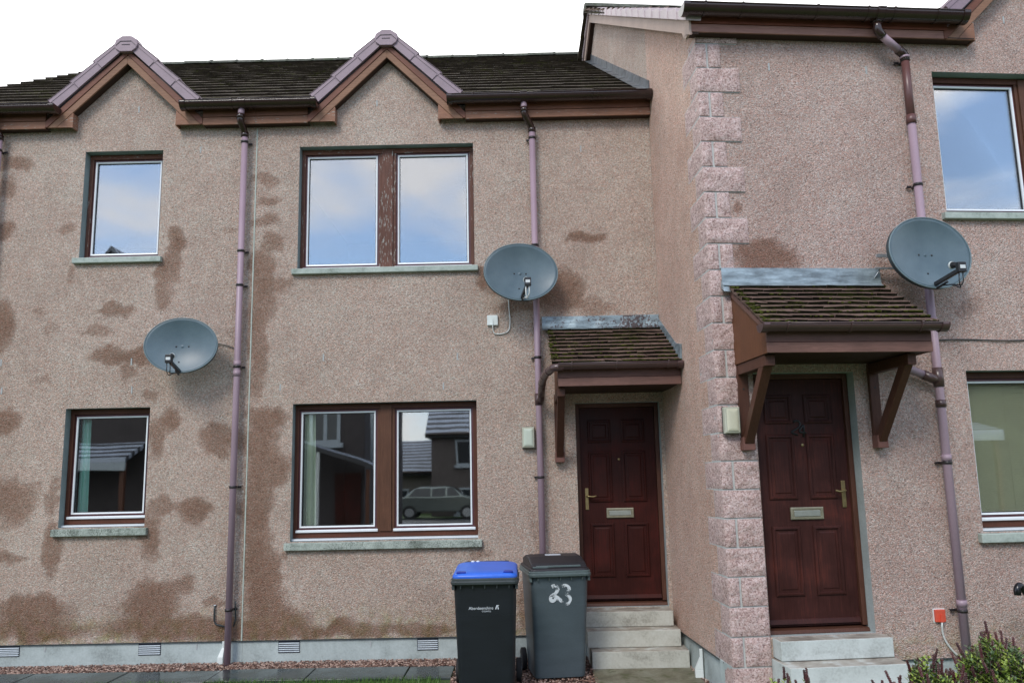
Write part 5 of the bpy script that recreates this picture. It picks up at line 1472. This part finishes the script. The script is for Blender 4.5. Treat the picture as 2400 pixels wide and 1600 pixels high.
# ================================================================== GROUND
gd = MB(); gd.add([(-120, -120, -.02), (120, -120, -.02), (120, 80, -.02), (-120, 80, -.02)], [(0, 1, 2, 3)])
go = gd.build('ground', M['lawn_ground']); go['kind'] = 'structure'
sb = MB(); sb.add([(-7.5, -.36, -.012), (-.66, -.36, -.012), (-.66, -1.5, -.012), (1.62, -1.5, -.012), (1.62, .05, -.012), (-7.5, .05, -.012)], [(0, 5, 4, 3, 2, 1)])
o = sb.build('soil_bed', M['soil']); o['kind'] = 'structure'
# path slabs
ps = empty('path', (0, 0, 0)); ps['kind'] = 'structure'
x = -7.4
def slab(pts, z0, z1, mat, bevel=.006):
    mb = MB(); mb.prism_z(pts, z0, z1); return mb.build('paving_slab', M[mat], ps, bevel=bevel)
while x < -.70:
    e = min(-.665, x+.90); jit = random.uniform(-.003, .004)
    slab([(x+.005, -.80), (e-.005, -.80), (e-.005, -.335), (x+.005, -.335)], -.03, .004+jit, 'wet_slab'); x = e
slab([(.60, -1.75), (1.555, -1.75), (1.540, -.60), (.625, -.60)], -.03, .006, 'landing_mossy')
# gravel
def stones(name, regions, label, size, z=0.0):
    mb = MB(); rnds = []
    for (x0, x1, y0, y1, n) in regions:
        for k in range(n):
            x, y = random.uniform(x0, x1), random.uniform(y0, y1); s = random.uniform(.5, 1.25)*size
            a = random.random()*6.28; ca, sa = math.cos(a), math.sin(a)
            sx, sy, sz = s*random.uniform(.8, 1.5), s*random.uniform(.6, 1.0), s*random.uniform(.45, .8)
            base = [(1, 0, 0), (-1, 0, 0), (0, 1, 0), (0, -1, 0), (0, 0, 1), (.5, .6, .6), (-.6, .5, .55), (-.5, -.6, .6), (.6, -.5, .6)]
            pts = []
            for bx, by, bz in base:
                q = random.uniform(.8, 1.15); X_, Y_, Z_ = bx*sx*q, by*sy*q, bz*sz*q
                pts.append((x+X_*ca-Y_*sa, y+X_*sa+Y_*ca, z+Z_+random.uniform(-.002, .004)))
            fs = [(0, 2, 5), (2, 6, 5), (2, 1, 6), (1, 3, 7), (1, 7, 6), (3, 8, 7), (3, 0, 8), (0, 5, 8), (5, 6, 4), (6, 7, 4), (7, 8, 4), (8, 5, 4)]
            mb.add(pts, fs); c = random.random(); rnds += [c*c if random.random() < .8 else 1.0]*9
    o = mb.build(name, M['gravel_stone'])
    at = o.data.attributes.new('rnd', 'FLOAT', 'POINT'); at.data.foreach_set('value', np.array(rnds, np.float32))
    return tag(o, label, 'gravel', kind='stuff')
stones('gravel', [(-6.4, -.62, -.335, .0, 6500), (-.66, .64, -1.55, .0, 3600), (1.53, 1.60, -1.4, 0, 260)], 'loose red brown gravel along the foot of the walls', .0125)
# grass blades at the lawn edge
def grass():
    mb = MB(); rn = []
    for k in range(26000):
        y = -.80-abs(random.gauss(0, .9)) if random.random() < .75 else random.uniform(-4.5, -.8)
        x = random.uniform(-6.6, -.75)
        if noise.noise(Vector((x*2.5, y*2.5, 0))) < -.25: continue
        h = random.uniform(.015, .042); a = random.random()*6.28; w = random.uniform(.0012, .0024); lx, ly = random.gauss(0, .014), random.gauss(0, .014)
        dx, dy = math.cos(a)*w, math.sin(a)*w
        mb.add([(x-dx, y-dy, -.02), (x+dx, y+dy, -.02), (x+lx*.5+dx*.7, y+ly*.5+dy*.7, h*.6), (x+lx*.5-dx*.7, y+ly*.5-dy*.7, h*.6), (x+lx, y+ly, h)], [(0, 1, 2, 3), (3, 2, 4)])
        rn += [random.random()]*5
    o = mb.build('grass', M['grass_blade'])
    at = o.data.attributes.new('rnd', 'FLOAT', 'POINT'); at.data.foreach_set('value', np.array(rn, np.float32))
    tag(o, 'short green grass along the wet paving slabs', 'grass', kind='stuff')
grass()
rd = MB(); rd.add([(-60, -30, -.012), (60, -30, -.012), (60, -9.6, -.012), (-60, -9.6, -.012)], [(3, 2, 1, 0)][::-1]); o = rd.build('road', M['asphalt']); o['kind'] = 'structure'

# ================================================================== SHRUBS (hebe with dark seed spikes)
def shrub(loc, rx, ry, h, nsprig, label, spikes, yellow=False, seed=1):
    random.seed(seed)
    root = empty('shrub', loc); tag(root, label, 'shrub', 'hebe shrubs in front of the right house')
    lf = [MB(), MB()]; rn = [[], []]; sp = MB(); srn = []; tw = MB()
    def leaf(mb, rl, p, d, ln, w, c):
        d = d.normalized(); sd = d.cross(Vector((0, 0, 1)))
        if sd.length < .05: sd = Vector((1, 0, 0))
        sd.normalize(); up = sd.cross(d)
        fold = up*w*.25
        mb.add([p, p+d*ln*.45+sd*w+fold, p+d*ln, p+d*ln*.45-sd*w+fold, p+d*ln*.45-up*.001], [(0, 1, 4), (1, 2, 4), (2, 3, 4), (3, 0, 4)])
        rl += [c]*5
    for k in range(nsprig):
        # sprig tips over a lumpy dome
        a = random.random()*6.283; t = math.sqrt(random.random())
        ph = t*1.35
        lump = .86+.22*noise.noise(Vector((math.cos(a)*t*2.6+seed, math.sin(a)*t*2.6, 1.3)))
        tip = Vector((rx*math.sin(ph)*math.cos(a), ry*math.sin(ph)*math.sin(a), h*math.cos(ph)**.8))*lump*random.uniform(.88, 1.06)
        tip.z = max(.08, tip.z)
        base = Vector((tip.x*.25, tip.y*.25, tip.z*.25))
        d = (tip-base).normalized(); d = (d+Vector((random.gauss(0, .22), random.gauss(0, .22), .55))).normalized()
        ln = random.uniform(.09, .16); st_ = tip-d*ln
        if random.random() < .5: tw.tube([base+(st_-base)*.4, st_, tip], [.004, .003, .0015], 5)
        yel = random.random()**1.5
        which = 0 if random.random() < .62 else 1
        npair = int(ln/.014)
        e1 = d.orthogonal().normalized(); e2 = d.cross(e1)
        for q in range(npair):
            p = st_+d*(q/npair)*ln
            for s in (0, 1):
                ang = (q % 2)*math.pi/2+s*math.pi+random.uniform(-.2, .2)
                o_ = e1*math.cos(ang)+e2*math.sin(ang)
                dd2 = (d*(.35+.6*q/npair)+o_).normalized()
                leaf(lf[which], rn[which], p, dd2, random.uniform(.026, .044)*(1-.25*q/npair), random.uniform(.0060, .0095), min(1, max(0, .25+.55*yel*q/npair+random.gauss(0, .12)+.15)))
        if random.random() < spikes*.55 and tip.z > h*.35:
            dd3 = (d+Vector((random.gauss(0, .25), random.gauss(0, .25), .35))).normalized(); L_ = random.uniform(.035, .085); p0 = tip
            m = int(L_/.005)
            c0 = random.random()
            bend = Vector((random.gauss(0, .25), random.gauss(0, .25), 0))
            tw.tube([p0-dd3*.02, p0+dd3*L_*.5, p0+dd3*L_+bend*L_*.2], .0013, 4)
            for q in range(m):
                t_ = q/m; p = p0+dd3*L_*t_+bend*L_*.2*t_*t_
                for s in range(3):
                    ang = q*1.1+s*2.09; f1 = dd3.orthogonal().normalized(); f2 = dd3.cross(f1); oo_ = f1*math.cos(ang)+f2*math.sin(ang)
                    c = p+oo_*.0045; r_ = .0048*(1-.35*t_)*random.uniform(.7, 1.2)
                    sp.add([c+oo_*r_*1.3, c-oo_*r_, c+dd3*r_*1.8, c-dd3*r_, c+oo_.cross(dd3)*r_, c-oo_.cross(dd3)*r_], [(0, 2, 4), (2, 1, 4), (1, 3, 4), (3, 0, 4), (2, 0, 5), (1, 2, 5), (3, 1, 5), (0, 3, 5)])
                    srn += [min(1, max(0, c0*.6+random.gauss(.2, .15)))]*6
    for i, nm in ((0, 'hebe_leaf'), (1, 'hebe_leaf_deep')):
        o = lf[i].build('foliage', M[nm], root); at = o.data.attributes.new('rnd', 'FLOAT', 'POINT'); at.data.foreach_set('value', np.array(rn[i], np.float32))
    if sp.v:
        o = sp.build('seed_spikes', M['hebe_spike'], root); at = o.data.attributes.new('rnd', 'FLOAT', 'POINT'); at.data.foreach_set('value', np.array(srn, np.float32))
    for k in range(9):
        a = random.random()*6.28; tw.tube([(0, 0, -.02), (rx*.3*math.cos(a), ry*.3*math.sin(a), h*.4), (rx*.6*math.cos(a), ry*.6*math.sin(a), h*.7)], [.009, .006, .003], 6)
    tw.build('stems', M['twig'], root)
    return root
shrub((2.62, -3.95, 0), .62, .48, .89, 3000, 'tallest green hebe shrub below the lower right window', .22, seed=21)
shrub((2.14, -3.95, 0), .36, .36, .77, 1300, 'mid height hebe shrub in front of the right plinth', .4, seed=22)
shrub((1.50, -3.85, 0), .34, .30, .655, 460, 'sparse hebe twigs with dark spikes in front of the lower right step', .8, seed=23)
# dark curved chair arm poking in from the right
ch = empty('garden_chair', WW(2.53, -.75, 0), AW+.3); tag(ch, 'glossy black curved arm of a chair at the right edge of the wall', 'chair')
for yy in (0, .45):
    m_ = MB(); m_.tube(smooth_path([(-.27, yy, .80), (-.27, yy, .85), (-.235, yy, .875), (-.15, yy, .78), (.0, yy, .66), (.30, yy, .63)], 6, .5), .026, 12); m_.build('arm', M['leather_dark'], ch)
    m_ = MB(); m_.tube(smooth_path([(.02, yy, .65), (.04, yy, .3), (.0, yy, 0)], 5, .5), .018, 10); m_.build('leg', M['leather_dark'], ch)
    m_ = MB(); m_.tube(smooth_path([(.45, yy, 1.0), (.42, yy, .4), (.50, yy, 0)], 5, .5), .018, 10); m_.build('leg', M['leather_dark'], ch)
    m_ = MB(); m_.tube([(.30, yy, .63), (.435, yy, .63)], .022, 10); m_.build('arm_end', M['leather_dark'], ch)
m_ = MB(); m_.box(.03, .44, .02, .43, .40, .44); m_.build('seat', M['leather_dark'], ch, bevel=.01)
m_ = MB(); m_.box(.425, .455, .02, .43, .55, .98); m_.build('backrest', M['leather_dark'], ch, bevel=.01)

# ================================================================== ACROSS THE STREET (seen only as reflections in the panes)
def far_house(loc, w, d, eav, rid, label, wallm, gable_at=None, wins=(), rz=0, door_at=None, group='houses across the street', porch=None):
    root = empty('opposite_house', loc, rz); tag(root, label, 'house', group)
    mb = MB(); mb.box(0, w, -d, 0, -.5, eav); wl = mb.build('wall', M[wallm], root)
    rf = MB(); rf.prism_x([(.35, eav-.12), (-d/2, rid), (-d-.35, eav-.12), (-d-.35, eav-.3), (.35, eav-.3)], -.3, w+.3); rf.build('roof', M['snowy_roof'], root)
    gt = MB(); gt.tube([(-.3, .42, eav-.15), (w+.3, .42, eav-.15)], .07, 8); gt.build('gutter', M['gutter_plastic'], root)
    if gable_at:
        gx_, ghw, gz = gable_at
        g_ = MB(); g_.prism_y([(gx_-ghw, -.5), (gx_+ghw, -.5), (gx_+ghw, eav), (gx_, gz), (gx_-ghw, eav)], .0, .9); g_.build('front_gable', M[wallm], root)
        g2 = MB(); 
        for s in (-1, 1): g2.bar((gx_, .3, gz+.12), (gx_+s*(ghw+.3), .3, eav-.12), 1.5, .12, up=(0, 0, 1)) if False else g2.hexa([Vector(p) for p in [(gx_, -3, gz+.03), (gx_, 1.1, gz+.03), (gx_+s*(ghw+.3), 1.1, eav-.2), (gx_+s*(ghw+.3), -3, eav-.2), (gx_, -3, gz+.15), (gx_, 1.1, gz+.15), (gx_+s*(ghw+.3), 1.1, eav-.08), (gx_+s*(ghw+.3), -3, eav-.08)]])
        g2.build('gable_roof', M['snowy_roof'], root)
    for (x0, x1, z0, z1) in wins:
        f = MB(); f.sweep(x0, x1, z0, z1, [(0, -.02), (0, .06), (.10, .06), (.10, -.02)], cap=False); fo_ = f.build('window', M['far_white'], root)
        f = MB(); f.box(x0+.09, x1-.09, .0, .03, z0+.09, z1-.09); f.build('pane', M['car_glass'], fo_)
        f = MB(); f.box((x0+x1)/2-.05, (x0+x1)/2+.05, .031, .07, z0+.1, z1-.1); f.build('mullion', M['far_white'], fo_)
        f = MB(); f.box(x0-.1, x1+.1, .0, .14, z0-.14, z0-.001); f.build('sill', M['far_white'], fo_)
    if door_at:
        x0, x1 = door_at
        f = MB(); f.box(x0, x1, 0, .05, -.3, 2.0); f.build('door', M['door_mahogany'], root)
    if porch:
        x0, x1, z0, z1, dep = porch
        f = MB(); f.hexa([(x0, 0, z1), (x1, 0, z1), (x1, dep, z0), (x0, dep, z0), (x0, 0, z1+.12), (x1, 0, z1+.12), (x1, dep, z0+.12), (x0, dep, z0+.12)]); po = f.build('porch_roof', M['snowy_roof'], root)
        for xx in (x0+.15, x1-.15):
            f = MB(); f.box(xx-.06, xx+.06, dep-.3, dep-.18, -.4, z0-.005); f.build('porch_post', M['timber_bracket'], root)
        f = MB(); f.box(x0, x1, dep-.05, dep+.0, z0-.22, z0-.003); f.build('porch_fascia', M['far_white'], root)
    return root
# real side of the mirror: x stays, y = -(distance)
far_house((-17.0, -16.0, 0), 12.35, 8, 5.6, 7.6, 'dark opposite house with a porch, mirrored in the left lower panes', 'far_render_dark', gable_at=(4.9, 2.0, 8.7), wins=((6.1, 7.1, .3, 1.75), (10.7, 11.6, 2.9, 4.2), (.9, 2.4, 3.2, 4.5)), door_at=(11.5, 12.25), porch=(1.5, 6.2, 2.4, 3.2, 2.2))
lt = empty('lean_to', (-6.6, -14.2, 0)); tag(lt, 'snowy lean-to canopy mirrored in the left pane of the lower paired window', 'canopy')
q = MB(); q.hexa([(0, -1.6, 2.95), (2.5, -1.6, 2.08), (2.5, 0, 2.08), (0, 0, 2.95), (0, -1.6, 3.07), (2.5, -1.6, 2.2), (2.5, 0, 2.2), (0, 0, 3.07)]); q.build('roof', M['snowy_roof'], lt)
q = MB(); q.box(.9, 1.0, -.2, -.1, -.1, 2.6); q.build('post', M['galvanised'], lt); q = MB(); q.box(2.3, 2.4, -.2, -.1, -.1, 2.08); q.build('post', M['timber_bracket'], lt)
q = MB(); q.tube([(2.2, -1.7, 2.3), (2.2, -1.7, 5.2)], .06, 10); q.build('drainpipe', M['far_white'], lt)
far_house((-4.35, -32.0, -.6), 11, 8, 4.7, 7.7, 'opposite house with snowy roof mirrored in the right lower pane', 'far_render', wins=((1.2, 2.7, 3.0, 4.3), (1.2, 2.7, .7, 1.9), (5, 6.5, 3.0, 4.3)))
far_house((-8.6, -36.0, -.6), 5.0, 6, 2.9, 4.6, 'low opposite outbuilding with snow on its roof, mirrored beside the far house', 'far_render_grey', wins=((1.5, 2.6, .9, 1.9),))
far_house((12.0, -21.0, -.1), 22, 8, 5.2, 7.4, 'opposite house with a wide snowy porch, mirrored in the lower right window', 'far_render_dark', wins=((2, 3.5, 3.0, 4.2),), porch=(5.2, 8.2, 3.0, 3.35, 1.2))
# parked car
car = empty('parked_car', (-3.75, -30.0, -.02), 0); tag(car, 'grey green hatchback mirrored in the right lower pane', 'car')
prof = [(-2.0, .35), (-2.02, .75), (-1.95, .95), (-1.55, 1.02), (-1.15, 1.35), (-.8, 1.46), (.3, 1.47), (.7, 1.38), (1.15, 1.02), (1.85, .88), (2.05, .70), (2.05, .35)]
def carloop(prof, hw):
    return prof
cbm = MB(); lw = [(x, z) for x, z in prof]
n = len(prof)
def inset(z): return .0 if z < .95 else (z-.95)*.42
vsA = [(x, -.86+inset(z), z) for x, z in prof]; vsB = [(x, .86-inset(z), z) for x, z in prof]
cbm.add(vsA+vsB, [tuple(range(n)), tuple(reversed(range(n, 2*n)))]+[(i, i+n, (i+1) % n+n, (i+1) % n) for i in range(n)])
cbm.build('body', M['car_paint'], car, bevel=.05, seg=3)
for (x0, x1, x2, x3) in ((-1.35, -1.05, -.35, -.35), (-.28, -.28, .35, .35), (.42, .42, .66, 1.0)):
    for s in (-1, 1):
        q = MB(); q.add([(x0, s*(.872-inset(1.03)), 1.03), (x1, s*(.872-inset(1.38)), 1.38), (x2, s*(.872-inset(1.40)), 1.40), (x3, s*(.872-inset(1.03)), 1.03)], [(0, 1, 2, 3)]); q.build('side_window', M['car_glass'], car)
q = MB(); q.add([(1.13, -.78, 1.05), (1.13, .78, 1.05), (.73, .66, 1.385), (.73, -.66, 1.385)], [(0, 1, 2, 3)]); q.build('windscreen', M['car_glass'], car)
for x in (-1.3, 1.3):
    for s in (-1, 1):
        q = MB(); q.tube([(x, s*.70, .32), (x, s*.88, .32)], .32, 24); wo = q.build('wheel', M['tyre'], car)
        q = MB(); q.tube([(x, s*.88, .32), (x, s*.89, .32)], .2, 20); q.build('rim', M['galvanised'], wo)

# ================================================================== SKY AND LIGHT
w = bpy.data.worlds.new('World'); SC.world = w; w.use_nodes = True
nt = w.node_tree; nt.nodes.clear()
out = nt.nodes.new('ShaderNodeOutputWorld')
sky = nt.nodes.new('ShaderNodeTexSky'); sky.sky_type = 'NISHITA'; sky.sun_disc = False
SUN_EL, SUN_AZ = R(42), R(205)   # azimuth clockwise from +y: behind and left of the camera
sky.sun_elevation = SUN_EL; sky.sun_rotation = SUN_AZ; sky.air_density = 1.0; sky.dust_density = .15; sky.ozone_density = 4.0
bg1 = nt.nodes.new('ShaderNodeBackground'); bg1.inputs[1].default_value = .15; L(nt, sky.outputs[0], bg1.inputs[0])
tc = nt.nodes.new('ShaderNodeTexCoord'); sepx = nt.nodes.new('ShaderNodeSeparateXYZ'); L(nt, tc.outputs['Generated'], sepx.inputs[0])
mp = nt.nodes.new('ShaderNodeMapping'); mp.inputs['Scale'].default_value = (1.0, 1.0, 2.4); L(nt, tc.outputs['Generated'], mp.inputs[0])
cl = noi(nt, mp.outputs[0], 4.2, 5, .5, .3)
north = ramp(nt, sepx.outputs[1], [(.45, 0.0), (.62, 1.0)])    # solid bright overcast beyond the houses
nmap = nt.nodes.new('ShaderNodeMapRange'); nmap.inputs[1].default_value = -.25; nmap.inputs[2].default_value = .25; L(nt, sepx.outputs[1], nmap.inputs[0])
mask = mth(nt, 'MAXIMUM', ramp(nt, cl, [(.40, .24), (.68, .90)]), nmap.outputs[0], clamp=True)
bg2 = nt.nodes.new('ShaderNodeBackground')
ccol = mix(nt, nmap.outputs[0], ramp(nt, cl, [(.42, (.74, .82, 1.0)), (.66, (1.0, .93, .91))]), (1, 1, 1))
L(nt, ccol, bg2.inputs[0])
L(nt, mth(nt, 'ADD', 1.25, mth(nt, 'MULTIPLY', nmap.outputs[0], .3)), bg2.inputs[1])
ms = nt.nodes.new('ShaderNodeMixShader'); L(nt, mask, ms.inputs[0]); L(nt, bg1.outputs[0], ms.inputs[1]); L(nt, bg2.outputs[0], ms.inputs[2])
L(nt, ms.outputs[0], out.inputs[0])

sl = bpy.data.lights.new('sun', 'SUN'); sl.energy = 1.4; sl.angle = R(20); sl.color = (1.0, .94, .86)
so = bpy.data.objects.new('sun', sl); COL.objects.link(so)
d = Vector((math.sin(SUN_AZ)*math.cos(SUN_EL), math.cos(SUN_AZ)*math.cos(SUN_EL), math.sin(SUN_EL)))
so.rotation_euler = d.to_track_quat('Z', 'Y').to_euler()

vs_ = SC.view_settings; vs_.view_transform = 'Standard'; vs_.look = 'None'; vs_.gamma = 1; vs_.exposure = 0.55; vs_.use_curve_mapping = False
SC.cycles.max_bounces = 6; SC.cycles.transparent_max_bounces = 12
SC.cycles.use_denoising = True
